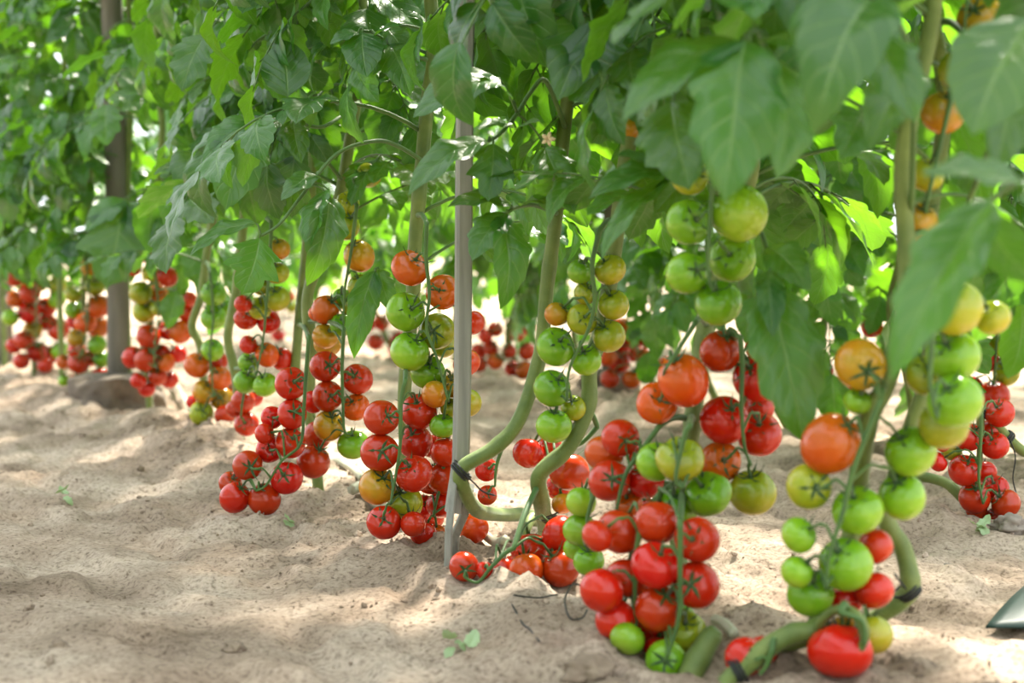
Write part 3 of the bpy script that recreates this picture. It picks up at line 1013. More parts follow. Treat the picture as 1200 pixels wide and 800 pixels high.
cluster('c2', p['p3'], 2.60, [(700, 500), (680, 520), (650, 530), (640, 545)],
        [(619, 531, 35, 'R', 'b'), (667, 553, 44, 'R', 'b'), (645, 523, 26, 'R', 'b'), (654, 571, 28, 'R', 'b'), (659, 590, 24, 'A', 'b')],
        'behind the bend of the kinked stem')
cluster('c3', p['p3'], 2.46, [(602, 642), (592, 648), (575, 665), (560, 682), (544, 676)],
        [(544, 676, 33, 'R', 'c'), (617, 679, 38, 'O', 'b'), (657, 677, 43, 'R'), (592, 676, 28, 'R', 'b'), (621, 645, 42, 'R', 'b'), (568, 686, 20, 'R'), (656, 625, 40, 'R', 'b'), (647, 652, 30, 'R'), (603, 664, 24, 'R', 'b')],
        'in the low cluster lying on soil by the stake foot')
cluster('d1', p['p4'], 2.84, [(500, 262), (499, 300), (503, 345), (500, 385), (512, 420), (525, 470)],
        [(480, 314, 41, 'O'), (475, 365, 43, 'G', 'c'), (519, 342, 38, 'O', 'c'), (480, 412, 43, 'G'), (512, 388, 40, 'Y', 'c'), (501, 436, 38, 'G'), (519, 499, 29, 'G'),
         (520, 404, 28, 'Y'), (554, 378, 27, 'R', 'b'), (547, 425, 31, 'O', 'b'), (510, 462, 30, 'A', 'b'), (530, 452, 26, 'A'), (548, 472, 31, 'Y', 'b'), (528, 478, 22, 'Y')],
        'in the mixed truss crossing behind the wooden stake')
cluster('d2', p['p4'], 2.80, [(475, 446), (470, 470), (469, 520), (464, 555), (458, 590)],
        [(447, 489, 39, 'R', 'c'), (445, 530, 42, 'R', 'c'), (491, 482, 41, 'R'), (485, 555, 42, 'R'), (442, 570, 41, 'A'), (487, 518, 38, 'R'), (475, 589, 39, 'Y'), (450, 612, 38, 'R', 'c'), (484, 614, 28, 'R', 'b')],
        'in the low truss on the path side of the stake')
cluster('d3', p['p4'], 2.85, [(528, 500), (523, 520), (518, 560), (511, 590), (508, 605)],
        [(522, 530, 34, 'R', 'b'), (520, 561, 36, 'R', 'b'), (505, 562, 34, 'R', 'b'), (507, 523, 28, 'R', 'b'), (517, 592, 33, 'R', 'b'), (497, 594, 28, 'R'),
         (540, 575, 24, 'R', 'b'), (505, 606, 30, 'R', 'b'), (496, 625, 30, 'R'), (512, 628, 20, 'O'), (555, 619, 34, 'O', 'b')],
        'massed low behind the forked stake foot', tdy=0.03)
cluster('d4', p['p3b'], 2.80, [(590, 520), (582, 545), (580, 570)], [(570, 550, 26, 'R', 'c'), (571, 580, 22, 'R', 'c')],
        'hanging under the stem tied to the stake')
cluster('e1', p['p5'], 3.24, [(418, 240), (412, 290), (404, 340), (402, 390)],
        [(421, 300, 33, 'A', 't'), (406, 266, 28, 'Y', 't'), (422, 336, 28, 'Y'), (400, 381, 26, 'G'), (381, 363, 30, 'O', 't'), (381, 394, 28, 'A'), (401, 350, 23, 'G'), (415, 362, 24, 'Y'),
         (371, 367, 18, 'O'), (432, 205, 28, 'Y'), (407, 238, 26, 'Y')],
        'high on the plant with the crooked olive stem')
cluster('e2', p['p5'], 3.18, [(403, 385), (401, 430), (402, 475), (404, 505), (412, 508)],
        [(381, 429, 34, 'R', 'c'), (419, 444, 34, 'R', 'c'), (384, 464, 34, 'R', 'c'), (417, 477, 31, 'O'), (385, 499, 34, 'A'), (414, 521, 35, 'G'), (367, 541, 37, 'R'), (372, 510, 32, 'R', 'b'), (367, 471, 26, 'R', 'b'), (384, 402, 30, 'A')],
        'in the straight truss ending in one green fruit')
cluster('f1', p['p6'], 3.12, [(362, 395), (359, 430), (356, 480), (352, 520), (330, 540), (312, 568), (300, 575)],
        [(341, 449, 36, 'R', 'c'), (342, 485, 33, 'R', 'c'), (340, 519, 34, 'R'), (336, 560, 36, 'R', 'c'), (290, 545, 33, 'R', 'c'), (316, 526, 30, 'R', 'c'), (310, 585, 36, 'R'), (275, 583, 33, 'R', 't'), (270, 566, 26, 'R'),
         (319, 489, 25, 'R', 'c'), (310, 508, 23, 'R')],
        'in the truss that comes to rest on the soil')
cluster('g1', p['p7'], 3.66, [(318, 260), (316, 310), (312, 360), (308, 400), (300, 440)],
        [(327, 292, 24, 'A'), (325, 320, 26, 'Y'), (325, 350, 28, 'Y'), (305, 361, 26, 'Y'), (315, 377, 26, 'R'), (306, 336, 19, 'Y'), (313, 416, 26, 'O', 't'), (331, 421, 25, 'R', 't'), (311, 451, 28, 'G'),
         (288, 447, 27, 'G'), (291, 425, 23, 'G'), (291, 404, 21, 'R'), (288, 373, 26, 'R'), (285, 356, 20, 'R')],
        'in the mixed bunch beyond the earth mound')
cluster('g2', p['p7'], 3.82, [(292, 440), (285, 465), (282, 490)],
        [(285, 470, 26, 'R', 't'), (289, 497, 27, 'R', 'c'), (297, 465, 22, 'R'), (275, 479, 20, 'R')],
        'hanging low just behind the earth mound')
cluster('h1', p['p8'], 4.28, [(246, 320), (250, 370), (246, 410), (248, 440), (250, 465)],
        [(250, 344, 28, 'G'), (250, 372, 28, 'G'), (263, 362, 21, 'G'), (249, 410, 25, 'G'), (231, 428, 29, 'O'), (258, 443, 26, 'O'), (254, 423, 24, 'R'), (239, 459, 26, 'A'), (260, 467, 26, 'A', 'c'), (236, 484, 27, 'Y', 'c'),
         (264, 487, 24, 'R', 'b'), (226, 471, 15, 'R'), (271, 459, 21, 'R')],
        'on the plant with the bowed stem')
cluster('i1', p['p9'], 4.82, [(180, 300), (184, 340), (186, 370), (182, 400), (180, 430)],
        [(165, 343, 26, 'Y'), (196, 324, 22, 'R', 't'), (169, 365, 25, 'Y'), (174, 394, 27, 'R'), (212, 389, 25, 'O'), (171, 422, 25, 'R', 't'), (156, 419, 24, 'R', 't'), (185, 441, 21, 'R'), (195, 425, 20, 'O'), (197, 387, 22, 'R'),
         (209, 415, 19, 'R'), (220, 367, 21, 'R'), (186, 343, 20, 'O'), (175, 404, 20, 'R'), (199, 445, 19, 'R'), (172, 455, 19, 'R'), (162, 446, 18, 'R'), (190, 413, 18, 'R'), (222, 351, 17, 'R'), (155, 314, 19, 'R'),
         (170, 297, 20, 'R'), (176, 320, 18, 'Y'), (186, 361, 18, 'Y')],
        'crowded beside the thick grey post')
cluster('j1', p['p10'], 5.35, [(100, 300), (104, 340), (102, 380), (96, 415)],
        [(116, 359, 27, 'O'), (100, 378, 24, 'O'), (115, 383, 24, 'O'), (111, 335, 22, 'Y'), (105, 312, 20, 'A'), (86, 363, 19, 'G'), (86, 344, 19, 'Y'), (92, 426, 24, 'R'), (90, 396, 21, 'A'), (114, 404, 21, 'G'), (90, 411, 20, 'R'),
         (119, 421, 19, 'G'), (106, 420, 19, 'R'), (117, 440, 19, 'R'), (88, 376, 19, 'R'), (75, 424, 17, 'O'), (106, 446, 15, 'R'), (88, 446, 15, 'O'), (75, 446, 13, 'G')],
        'in the heap just beyond the thick grey post')
cluster('k1', p['p11'], 6.05, [(40, 290), (44, 330), (42, 370), (46, 405)],
        [(35, 343, 24, 'R'), (34, 366, 24, 'R'), (46, 330, 22, 'G'), (17, 324, 22, 'R'), (38, 387, 22, 'A'), (67, 351, 20, 'G'), (69, 386, 25, 'R'), (54, 360, 22, 'R'), (28, 399, 22, 'R'), (43, 412, 22, 'R'), (70, 410, 20, 'G'), (57, 416, 22, 'R'),
         (14, 308, 18, 'Y'), (45, 286, 20, 'O'), (44, 307, 18, 'Y'), (18, 350, 20, 'O'), (12, 372, 18, 'G'), (67, 334, 20, 'Y'), (55, 377, 20, 'R'), (25, 423, 18, 'R'), (53, 428, 18, 'R'), (16, 405, 18, 'R')],
        'in the farthest heap of the front row')

# ---------------------------------------------------------------- the rows behind
rr = random.Random(99)
ORDW = ['first', 'second', 'third', 'fourth', 'fifth', 'sixth', 'seventh', 'eighth']
ROW2 = [(1235, 3.62), (1150, 3.9), (1055, 4.15), (985, 4.4), (905, 4.65), (830, 4.95), (752, 5.25), (680, 5.6), (600, 6.05), (520, 6.5), (452, 7.0), (380, 7.55), (310, 8.2), (235, 9.0), (170, 9.8)]
for i, (px, Y) in enumerate(ROW2):
    bx = (px - 600) / F_PX * Y
    pl = new_plant('q%d' % i, bx, Y, ('second-row tomato plant, %s one beyond the slim dark post' % ORDW[i - 7]) if i > 6 else ('second-row tomato plant, %s one from the slim dark post towards the plastic sheet' % ORDW[6 - i]), 'tomato plants of the second row')
    base = Vector((bx, Y, hz(bx, Y) - 0.02))
    pts = [(base + Vector((0.05, 0.0, 0)), 0.012)]
    q = base.copy()
    while q.z < 1.9:
        q = q + Vector((rr.uniform(-.05, .05), rr.uniform(-.04, .04), 0.18)); pts.append((q.copy(), 0.0105))
    sm = stem_part(pl, list(reversed(pts)), M_STEM, 8)
    grow_leaves(pl, sm, 42, 0.36, 1.95, 300 + i, False, False)
back_spots = [('q1', 1165, 420, 3.82, 9, 'heaped in the second row nearest the dark green plastic'),
              ('q3', 985, 425, 4.30, 6, 'showing behind the amber tomato in the second row'),
              ('q4', 905, 430, 4.55, 5, 'in the second row behind the lowest hanging leaf'),
              ('q6', 745, 412, 5.15, 12, 'heaped by the dark post of the second row'),
              ('q8', 590, 405, 5.95, 13, 'in the second-row heap just beyond the wooden stake'),
              ('q10', 450, 385, 6.9, 8, 'in the lone second-row heap past the stake plant'),
              ('q12', 330, 370, 8.0, 5, 'in the most distant second-row heap')]
for key, cx, cy, Y, n, where in back_spots:
    d0 = 0.056 * F_PX / Y
    lst = []
    for j in range(n):
        for _ in range(60):
            x = cx + rr.uniform(-1, 1) * d0 * 1.6; y = cy + rr.uniform(-1, 1) * d0 * 1.7
            if all((x - l[0]) ** 2 + (y - l[1]) ** 2 > (d0 * 0.72) ** 2 for l in lst): break
        lst.append((x, y, d0 * rr.uniform(0.85, 1.15), rr.choices('RROYG', (10, 6, 2, 1.5, 1.2))[0]))
    cluster('bk' + key, PLANTS[key], Y, [(cx, cy - d0 * 3), (cx + 3, cy - d0), (cx, cy + d0)], lst, where)

# the tied-up truss in front of the second row
pr = new_plant('r', *P(1215, 560, 3.2).xy, 'tomato plant with small glossy red fruit, its stem tied twice with black twine')
stem_part(pr, [(P(1260, 300, 3.25), 0.008), (P(1240, 540, 3.22), 0.009), (P(1205, 532, 3.18), 0.009), (P(1180, 512, 3.15), 0.0095), (P(1152, 482, 3.12), 0.009), (P(1149, 520, 3.12), 0.006), (P(1146, 560, 3.12), 0.005)], M_STEM, 10)
stem_part(pr, [(P(1060, 556, 3.3), 0.010), (P(1090, 560, 3.25), 0.010), (P(1112, 568, 3.22), 0.010), (P(1128, 584, 3.2), 0.010), (P(1150, 606, 3.2), 0.010)], M_STEM, 10, 'side_stem')
cluster('r1', pr, 3.08, [(1150, 485), (1149, 520), (1147, 560), (1152, 590)],
        [(1172, 484, 32, 'R'), (1130, 551, 35, 'R'), (1142, 583, 35, 'R'), (1179, 590, 32, 'R'), (1167, 572, 29, 'R'), (1135, 512, 31, 'R'), (1166, 522, 31, 'R'), (1153, 553, 28, 'R', 'b'), (1158, 505, 26, 'R', 'b'),
         (1099, 541, 22, 'R'), (1115, 527, 24, 'Y'), (1104, 520, 18, 'R'), (1144, 606, 24, 'R'), (1168, 606, 24, 'R')],
        'in the small glossy truss by the grey stone')

for k in range(17):        # third row, foliage only shows through the gaps
    a = 1.5 + k * 0.75
    x, y = row_xy(a, ROW_GAP * 2 + rr.uniform(-.1, .1))
    pl = new_plant('s%d' % k, x, y, 'tomato plant of the third row glimpsed through gaps in the foliage', 'tomato plants of the third row')
    base = Vector((x, y, -0.02)); pts = [(base, 0.012)]; q = base.copy()
    while q.z < 2.3:
        q = q + Vector((rr.uniform(-.05, .05), rr.uniform(-.04, .04), 0.2)); pts.append((q.copy(), 0.0105))
    sm = stem_part(pl, list(reversed(pts)), M_STEM, 8)
    grow_leaves(pl, sm, 46, 0.25, 2.35, 500 + k, False, False, 1.15)

for k in range(16):        # unseen row added across the path behind the camera to shade the low sky
    a = -3.0 + k * 0.5
    x, y = row_xy(a, -2.45 + rr.uniform(-.08, .08))
    pl = new_plant('t%d' % k, x, y, 'unseen tomato plant added across the path to shade the low sky', 'added tomato plants across the path')
    base = Vector((x, y, -0.02)); pts = [(base, 0.012)]; q = base.copy()
    while q.z < 2.25:
        q = q + Vector((rr.uniform(-.05, .05), rr.uniform(-.04, .04), 0.2)); pts.append((q.copy(), 0.0105))
    sm = stem_part(pl, list(reversed(pts)), M_STEM, 8)
    grow_leaves(pl, sm, 50, 0.3, 2.35, 700 + k, False, False, 1.0)

# ---------------------------------------------------------------- leaves that stand out in the photograph
N_UP = (0, -0.55, 0.83); N_CAM = (0, -0.95, 0.3); N_L = (-0.6, -0.6, 0.55); N_R = (0.5, -0.6, 0.6); N_UND = (0, -0.6, -0.75)
hand_leaf(p['p4'], [(494, 188, 3.0), (468, 172, 2.95), (440, 165, 2.9), (395, 180, 2.86), (357, 225, 2.84), (328, 262, 2.82), (306, 276, 2.81)],
          [((304, 279, 2.81), (284, 345, 2.79), 'l', (0.25, -0.9, -0.3), 0.95), ((300, 262, 2.81), (222, 300, 2.80), 'n', N_UP, 0.85),
           ((385, 222, 2.82), (362, 292, 2.76), 'o', N_L, 0.8), ((388, 232, 2.82), (357, 334, 2.78), 'd', N_R, 0.8), ((372, 205, 2.85), (330, 235, 2.78), 'm', N_UP, 0.7)])
hand_leaf(p['p5'], [(420, 120, 3.3), (380, 148, 3.1), (345, 140, 2.98), (337, 128, 2.95)],
          [((337, 113, 2.94), (330, 46, 2.98), 'b', (0, -1, 0.1), 1.0), ((350, 138, 2.95), (398, 116, 2.92), 'm', N_UP, 0.9), ((345, 140, 2.96), (352, 192, 2.9), 'o', N_CAM, 0.8), ((330, 142, 2.96), (312, 165, 2.92), 'n', N_UP, 1.0)])
hand_leaf(p['p5'], [(400, 210, 3.35), (350, 150, 3.25), (318, 140, 3.2), (300, 148, 3.18)],
          [((305, 140, 3.16), (238, 190, 3.1), 'm', N_UP, 0.85), ((300, 150, 3.15), (262, 246, 3.08), 'o', N_CAM, 1.0), ((318, 138, 3.18), (280, 135, 3.1), 'b', N_UP, 0.7)])
hand_leaf(p['p4'], [(500, 70, 3.0), (470, 60, 2.95), (440, 40, 2.9), (425, 36, 2.88)],
          [((425, 38, 2.87), (430, 90, 2.82), 'b', N_CAM, 0.95), ((420, 38, 2.87), (387, 52, 2.85), 'm', N_UP, 0.9), ((440, 42, 2.88), (470, 30, 2.84), 'o', N_UP, 0.9), ((455, 52, 2.9), (482, 112, 2.84), 'm', N_CAM, 0.8)])
hand_leaf(p['p3b'], [(662, 150, 2.67), (640, 95, 2.6), (622, 108, 2.56), (606, 133, 2.53), (585, 158, 2.5), (570, 166, 2.5)],
          [((585, 92, 2.5), (485, 138, 2.45), 'm', N_UP, 0.85), ((600, 118, 2.52), (560, 86, 2.48), 'o', N_UP, 0.8), ((572, 166, 2.49), (478, 228, 2.44), 'n', N_UP, 1.0), ((578, 168, 2.49), (572, 236, 2.45), 'l', N_CAM, 0.72),
           ((605, 152, 2.52), (632, 142, 2.48), 'b', N_UP, 0.8), ((640, 172, 2.56), (672, 252, 2.5), 'o', N_CAM, 0.8), ((600, 150, 2.52), (560, 152, 2.46), 'm', N_UP, 0.6)])
hand_leaf(p['p3'], [(735, 120, 2.58), (712, 50, 2.5), (690, 20, 2.42), (668, 18, 2.38)],
          [((690, 20, 2.38), (655, 118, 2.3), 'm', N_CAM, 0.9), ((668, 18, 2.38), (602, 36, 2.32), 'n', N_UP, 0.9), ((700, 22, 2.4), (735, -20, 2.35), 'b', N_UP, 0.8), ((712, 45, 2.48), (742, 105, 2.42), 'c', N_R, 0.9)])
hand_leaf(p['p3b'], [(652, 250, 2.65), (625, 240, 2.58), (602, 244, 2.52), (592, 252, 2.5)],
          [((600, 243, 2.51), (524, 242, 2.46), 'n', N_UP, 1.0), ((595, 250, 2.5), (552, 305, 2.45), 'o', N_UP, 0.9), ((588, 256, 2.5), (584, 362, 2.46), 'd', (0.5, -0.8, 0.2), 0.85), ((610, 242, 2.54), (650, 240, 2.48), 'm', N_UP, 0.7)])
hand_leaf(p['p2'], [(858, 270, 2.36), (835, 215, 2.32), (810, 205, 2.28), (792, 206, 2.25)],
          [((795, 204, 2.25), (690, 232, 2.2), 'n', N_UP, 0.9), ((790, 210, 2.25), (704, 305, 2.2), 'n', N_L, 0.7), ((812, 208, 2.28), (765, 250, 2.22), 'o', N_CAM, 0.8), ((780, 206, 2.26), (722, 182, 2.2), 'o', N_UP, 0.7)])
hand_leaf(p['p2'], [(885, 160, 2.3), (895, 80, 2.0), (890, 40, 1.85), (880, 38, 1.8)],
          [((878, 48, 1.78), (846, 236, 1.72), 'o', N_CAM, 0.85), ((872, 52, 1.8), (728, 142, 1.74), 'n', N_UP, 0.95), ((898, 62, 1.82), (912, 210, 1.74), 'm', N_R, 0.8), ((885, 30, 1.82), (770, -5, 1.72), 'm', N_UP, 0.6), ((900, 45, 1.84), (960, 60, 1.76), 'b', N_UP, 0.8)])
hand_leaf(p['p1'], [(1068, 250, 1.98), (1070, 90, 1.85), (1050, 20, 1.74), (1032, 4, 1.7)],
          [((1030, 4, 1.69), (948, 155, 1.62), 'c', N_UP, 0.9), ((1020, 28, 1.69), (1072, 145, 1.64), 'o', N_CAM, 0.75), ((1050, 20, 1.72), (1100, -10, 1.66), 'b', N_UP, 0.8), ((1065, 80, 1.82), (1020, 175, 1.74), 'm', N_UP, 0.7)])
hand_leaf(p['p1'], [(1056, 350, 1.98), (1120, 270, 1.8), (1190, 215, 1.58), (1215, 205, 1.52)],
          [((1165, 235, 1.56), (1042, 445, 1.50), 'o', N_UP, 0.5), ((1205, 225, 1.52), (1080, 205, 1.48), 'm', N_UP, 0.6), ((1215, 205, 1.52), (1245, 300, 1.46), 'o', N_CAM, 0.8), ((1150, 250, 1.62), (1215, 330, 1.62), 'b', N_UND, 0.8)])
hand_leaf(p['p1b'], [(1110, 300, 2.1), (1180, 120, 1.85), (1215, 20, 1.68)],
          [((1212, 22, 1.66), (1140, 158, 1.6), 'b', N_UP, 0.9), ((1190, 90, 1.78), (1165, 200, 1.7), 'o', N_CAM, 0.8)])
hand_leaf(p['p2'], [(866, 250, 2.36), (890, 270, 2.2), (900, 300, 2.1), (905, 330, 2.06)],
          [((908, 335, 2.05), (938, 520, 2.0), 'o', N_CAM, 0.72), ((902, 318, 2.06), (905, 395, 2.0), 'n', N_CAM, 0.9), ((898, 290, 2.1), (950, 340, 2.04), 'm', N_CAM, 0.8)])
hand_leaf(p['p9'], [(183, 220, 4.95), (165, 222, 4.8), (148, 232, 4.7)],
          [((145, 236, 4.68), (125, 338, 4.62), 'l', N_CAM, 0.8), ((148, 234, 4.7), (100, 272, 4.64), 'm', N_UP, 0.9), ((152, 236, 4.7), (172, 290, 4.65), 'o', N_CAM, 0.8)])
hand_leaf(p['p7'], [(290, 210, 4.0), (250, 200, 3.85), (222, 198, 3.78)],
          [((216, 201, 3.77), (199, 275, 3.72), 'm', N_CAM, 0.85), ((222, 196, 3.77), (180, 205, 3.72), 'n', N_UP, 0.9), ((240, 200, 3.82), (262, 255, 3.76), 'o', N_CAM, 0.8)])
hand_leaf(p['p9'], [(178, 340, 4.95), (195, 338, 4.75), (205, 340, 4.7)], [((206, 341, 4.69), (197, 386, 4.66), 'm', N_CAM, 0.9)])
hand_leaf(p['p5'], [(400, 400, 3.42), (425, 335, 3.2), (440, 318, 3.14)],
          [((440, 318, 3.13), (414, 420, 3.08), 'n', N_CAM, 0.8), ((445, 316, 3.14), (458, 365, 3.1), 'o', N_CAM, 0.8)])

label_tomatoes()


# ---------------------------------------------------------------- stakes, posts, ties
def lath(pts, w, t, mat, parent, name, face=Vector((0, -1, 0))):
    """bevelled rectangular bar through world points"""
    V, Fc = [], []
    n = len(pts)
    for i, p_ in enumerate(pts):
        d = (pts[min(i + 1, n - 1)] - pts[max(i - 1, 0)]).normalized()
        f = (face - d * face.dot(d)).normalized()
        s = d.cross(f)
        bv = 0.15 * t
        for (u, v) in ((-w / 2 + bv, -t / 2), (w / 2 - bv, -t / 2), (w / 2, -t / 2 + bv), (w / 2, t / 2 - bv), (w / 2 - bv, t / 2), (-w / 2 + bv, t / 2), (-w / 2, t / 2 - bv), (-w / 2, -t / 2 + bv)):
            V.append(p_ + s * u - f * v - parent.location)
    for i in range(n - 1):
        for k in range(8):
            a = i * 8 + k; b = i * 8 + (k + 1) % 8
            Fc.append((a, b, b + 8, a + 8))
    Fc.append(tuple(reversed(range(8)))); Fc.append(tuple((n - 1) * 8 + k for k in range(8)))
    me = mesh_from(name, V, Fc, mat, False)
    return add(name, me, parent)


b0 = P(523, 692, 2.52)
stake = bpy.data.objects.new('wooden_stake', None); COL.objects.link(stake)
stake.location = (b0.x, b0.y, hz(b0.x, b0.y))
tag(stake, 'pale weathered wooden stake with forked foot, tomato stem tied to it', 'stake')
lath([P(531, 600, 2.63), P(540, 540, 2.63), P(542, 450, 2.63), P(543, 330, 2.635), P(544, 180, 2.64), P(546, 20, 2.645), P(549, -250, 2.66), P(552, -420, 2.67)], 0.0245, 0.022, M_STAKE, stake, 'lath', Vector((0.25, -1, 0)))
g1 = P(523, 692, 2.52)
lath([P(537, 548, 2.605), P(531, 570, 2.585), P(526, 620, 2.55), g1 - Vector((0, 0, 0.05))], 0.0115, 0.015, M_STAKE, stake, 'fork_prong')
lath([P(551, 570, 2.65), P(545, 600, 2.68), P(534, 625, 2.71), P(532, 655, 2.74), P(532, 672, 2.75)], 0.0135, 0.015, M_STAKE, stake, 'fork_prong')


def blob(name, loc, sx, sy, sz, mat, seed, sub=3, amp=0.12, flat=0.0):
    import bmesh
    bm = bmesh.new()
    bmesh.ops.create_icosphere(bm, subdivisions=sub, radius=1)
    for v in bm.verts:
        n = mnoise.fractal(v.co * 1.6 + Vector((seed * 3.1, 0, 0)), 1.0, 2.0, 4)
        v.co *= 1 + amp * n
        if flat and v.co.z > flat: v.co.z = flat + (v.co.z - flat) * 0.15
        v.co.x *= sx; v.co.y *= sy; v.co.z *= sz
    me = bpy.data.meshes.new(name); bm.to_mesh(me); bm.free()
    me.polygons.foreach_set('use_smooth', [True] * len(me.polygons))
    me.materials.append(mat)
    return me


def post(px, ytop_z, Y, rad, label, foot=None, seed=1):
    x = (px - 600) / F_PX * Y
    o = bpy.data.objects.new('grey_post', None); COL.objects.link(o)
    o.location = (x, Y, hz(x, Y)); tag(o, label, 'post')
    mb = MB()
    pts = [(Vector((0, 0, -0.05)), rad * 1.04)] + [(Vector((0.004 * math.sin(i), 0, i * 0.3)), rad * (1 - 0.01 * i)) for i in range(1, int(ytop_z / 0.3) + 2)]
    mb.tube(pts, 20)
    add('shaft', mb.mesh('shaft', M_POST), o)
    if foot:
        f = add('footing', blob('footing', None, *foot, M_FOOT, seed, 5, 0.24, 0.5), o)
        f.location = (0, -0.03, foot[2] * 0.25)
    return o


post(137, 1.7, 5.2, 0.034, 'thick round grey post standing in a lumpy earth footing in front row', (0.15, 0.14, 0.13), 2)
post(3, 1.7, 6.75, 0.034, 'grey post far down the front row past the last fruit heap', None, 3)
post(713, 1.6, 5.45, 0.022, 'slim dark post with earth footing between the second-row fruit heaps', (0.10, 0.10, 0.10), 5)


def tie(px, py, Y, rad, axis_, label, tail=None):
    c = P(px, py, Y)
    ax = Vector(axis_).normalized()
    x = ax.orthogonal().normalized(); y = ax.cross(x)
    mb = MB()
    for k, off in enumerate((-0.004, 0.0, 0.0045)):
        ring = [(x * math.cos(a) * rad * (1 + 0.05 * k) + y * math.sin(a) * rad + ax * (off + 0.002 * math.sin(a)), 0.0019) for a in [2 * math.pi * i / 18 for i in range(19)]]
        mb.tube(ring, 5)
    if tail:
        tp = [(P(*t) - c, 0.0014) for t in tail]
        mb.tube(catmull(tp, 4), 5)
    o = add('twine_tie', mb.mesh('twine_tie', M_TWINE)); o.location = c
    tag(o, label, 'tie')


tie(540, 552, 2.59, 0.0165, (0.55, 0.1, 0.6), 'black twine tie binding the bent stem to the wooden stake', [(545, 556, 2.575), (556, 566, 2.57), (565, 575, 2.57), (579, 580, 2.57)])
tie(640, 606, 2.63, 0.0165, (0.1, 0.2, 1), 'black twine tie low on the kinked stem', [(640, 606, 2.60), (650, 602, 2.6), (654, 600, 2.6)])
tie(1064, 693, 2.09, 0.0155, (-0.6, 0, 0.75), 'black twine tie at the sharp hook of the smooth stem', [(1062, 690, 2.07), (1048, 672, 2.07), (1052, 676, 2.07)])
tie(972, 735, 1.97, 0.016, (1, 0.1, 0.5), 'black twine tie above the ribbed red tomato', [(975, 740, 1.95), (968, 748, 1.95), (955, 752, 1.95)])
tie(864, 787, 1.97, 0.0155, (0.8, 0, 0.5), 'black twine tie on the thick stem lying over sand')
tie(1153, 484, 3.12, 0.0125, (0.6, 0, 0.7), 'black twine tie at the upper bend of the small-fruited stem')
tie(1180, 512, 3.15, 0.0125, (0.7, 0.1, -0.6), 'black twine tie with a long hanging tail beside glossy red fruit', [(1184, 516, 3.13), (1190, 535, 3.13), (1187, 560, 3.13), (1191, 578, 3.13)])


def ground_line(name, px_pts, r, mat, label, cat, lift=0.004, sides=6):
    pts = []
    for t in px_pts:
        gx, gy = ground_pt(t[0], t[1])
        pts.append((Vector((gx, gy, hz(gx, gy) + r + lift + (t[2] if len(t) > 2 else 0))), r))
    c = pts[0][0].copy()
    mb = MB(); mb.tube([(p_ - c, q_) for p_, q_ in catmull(pts, 6)], sides)
    o = add(name, mb.mesh(name, mat)); o.location = c
    tag(o, label, cat)
    return o


ground_line('twine', [(602, 722), (630, 716), (650, 708), (664, 696)], 0.0012, M_TWINE, 'loose black twine lying by the low red cluster', 'twine')
ground_line('twine', [(600, 725), (612, 740), (620, 758), (632, 772)], 0.0012, M_TWINE, 'short black twine end trailing down the sand slope', 'twine')
ground_line('twine', [(686, 712, 0.01), (672, 722, 0.02), (662, 740, 0.02), (668, 752, 0.005), (682, 746, 0), (688, 735, 0.01)], 0.0014, M_TWINE, 'black twine loop curled on soil beside the long red truss', 'twine')
ground_line('dead_stem', [(385, 545), (400, 560), (415, 570), (425, 578)], 0.008, M_DRYSTEM, 'pale dead stem lying on the soil below the single green fruit', 'stem')
ground_line('dead_stem', [(180, 460), (200, 456), (214, 470), (224, 488)], 0.010, M_DRYSTEM, 'bleached dead stem on the ground beside the post footing', 'stem', 0.02)
ground_line('dead_stem', [(236, 494), (262, 500), (282, 506)], 0.008, M_DRYSTEM, 'bleached dead stem under the bowed plant', 'stem', 0.01)
ground_line('dead_stem', [(412, 592), (425, 590), (440, 596), (452, 600)], 0.011, M_DRYSTEM, 'thick pale stem piece behind the lowest red fruit by the stake', 'stem', 0.006)
ground_line('dead_stem', [(560, 632), (580, 636), (592, 650)], 0.009, M_DRYSTEM, 'pale stem stub on the soil behind the forked stake foot', 'stem', 0.006)
ground_line('dead_stem', [(838, 762), (848, 768), (860, 776)], 0.007, M_DRYSTEM, 'whitish dead stem poking out beneath the tied thick stem', 'stem', 0.012)


# ---------------------------------------------------------------- scraps on the soil
def scrap(px, py, size, label, n, seed):
    gx, gy = ground_pt(px, py)
    rs = random.Random(seed)
    o = bpy.data.objects.new('leaf_scrap', None); COL.objects.link(o)
    o.location = (gx, gy, hz(gx, gy) + 0.006); tag(o, label, 'leaf scrap')
    for i in range(n):
        me = WITHER[i % 2]
        a = rs.uniform(0, 6.28)
        add('leaflet', me, o, Matrix.Translation((rs.uniform(-.4, .4) * size, rs.uniform(-.4, .4) * size, 0.004 + rs.uniform(0, .008))) @ Matrix.Rotation(a, 4, 'Z') @ Matrix.Rotation(rs.uniform(-.5, .5), 4, 'Y') @ Matrix.Scale(size * rs.uniform(.7, 1.1), 4))


WITHER = [leaflet_mesh('withered_leaflet', 0.6, 0.4, 3, 0.8, -1.2, 71, M_LEAF_DRY, 0.06, 10, 6), leaflet_mesh('withered_leaflet', 0.5, 0.3, 3, 0.6, 1.6, 72, M_LEAF_DRY, 0.06, 10, 6)]
scrap(72, 583, 0.034, 'withered pale green leaf scrap alone on the open path', 3, 1)
scrap(537, 748, 0.034, 'curled pale green leaf scrap in front of the stake foot', 4, 2)
scrap(1146, 624, 0.036, 'pale green leaf scrap beside the grey stone', 4, 3)
scrap(352, 616, 0.03, 'dry leaf scrap near the truss resting on soil', 3, 4)
scrap(100, 432, 0.07, 'pale leaf scrap under the fruit heap near the post footing', 3, 5)


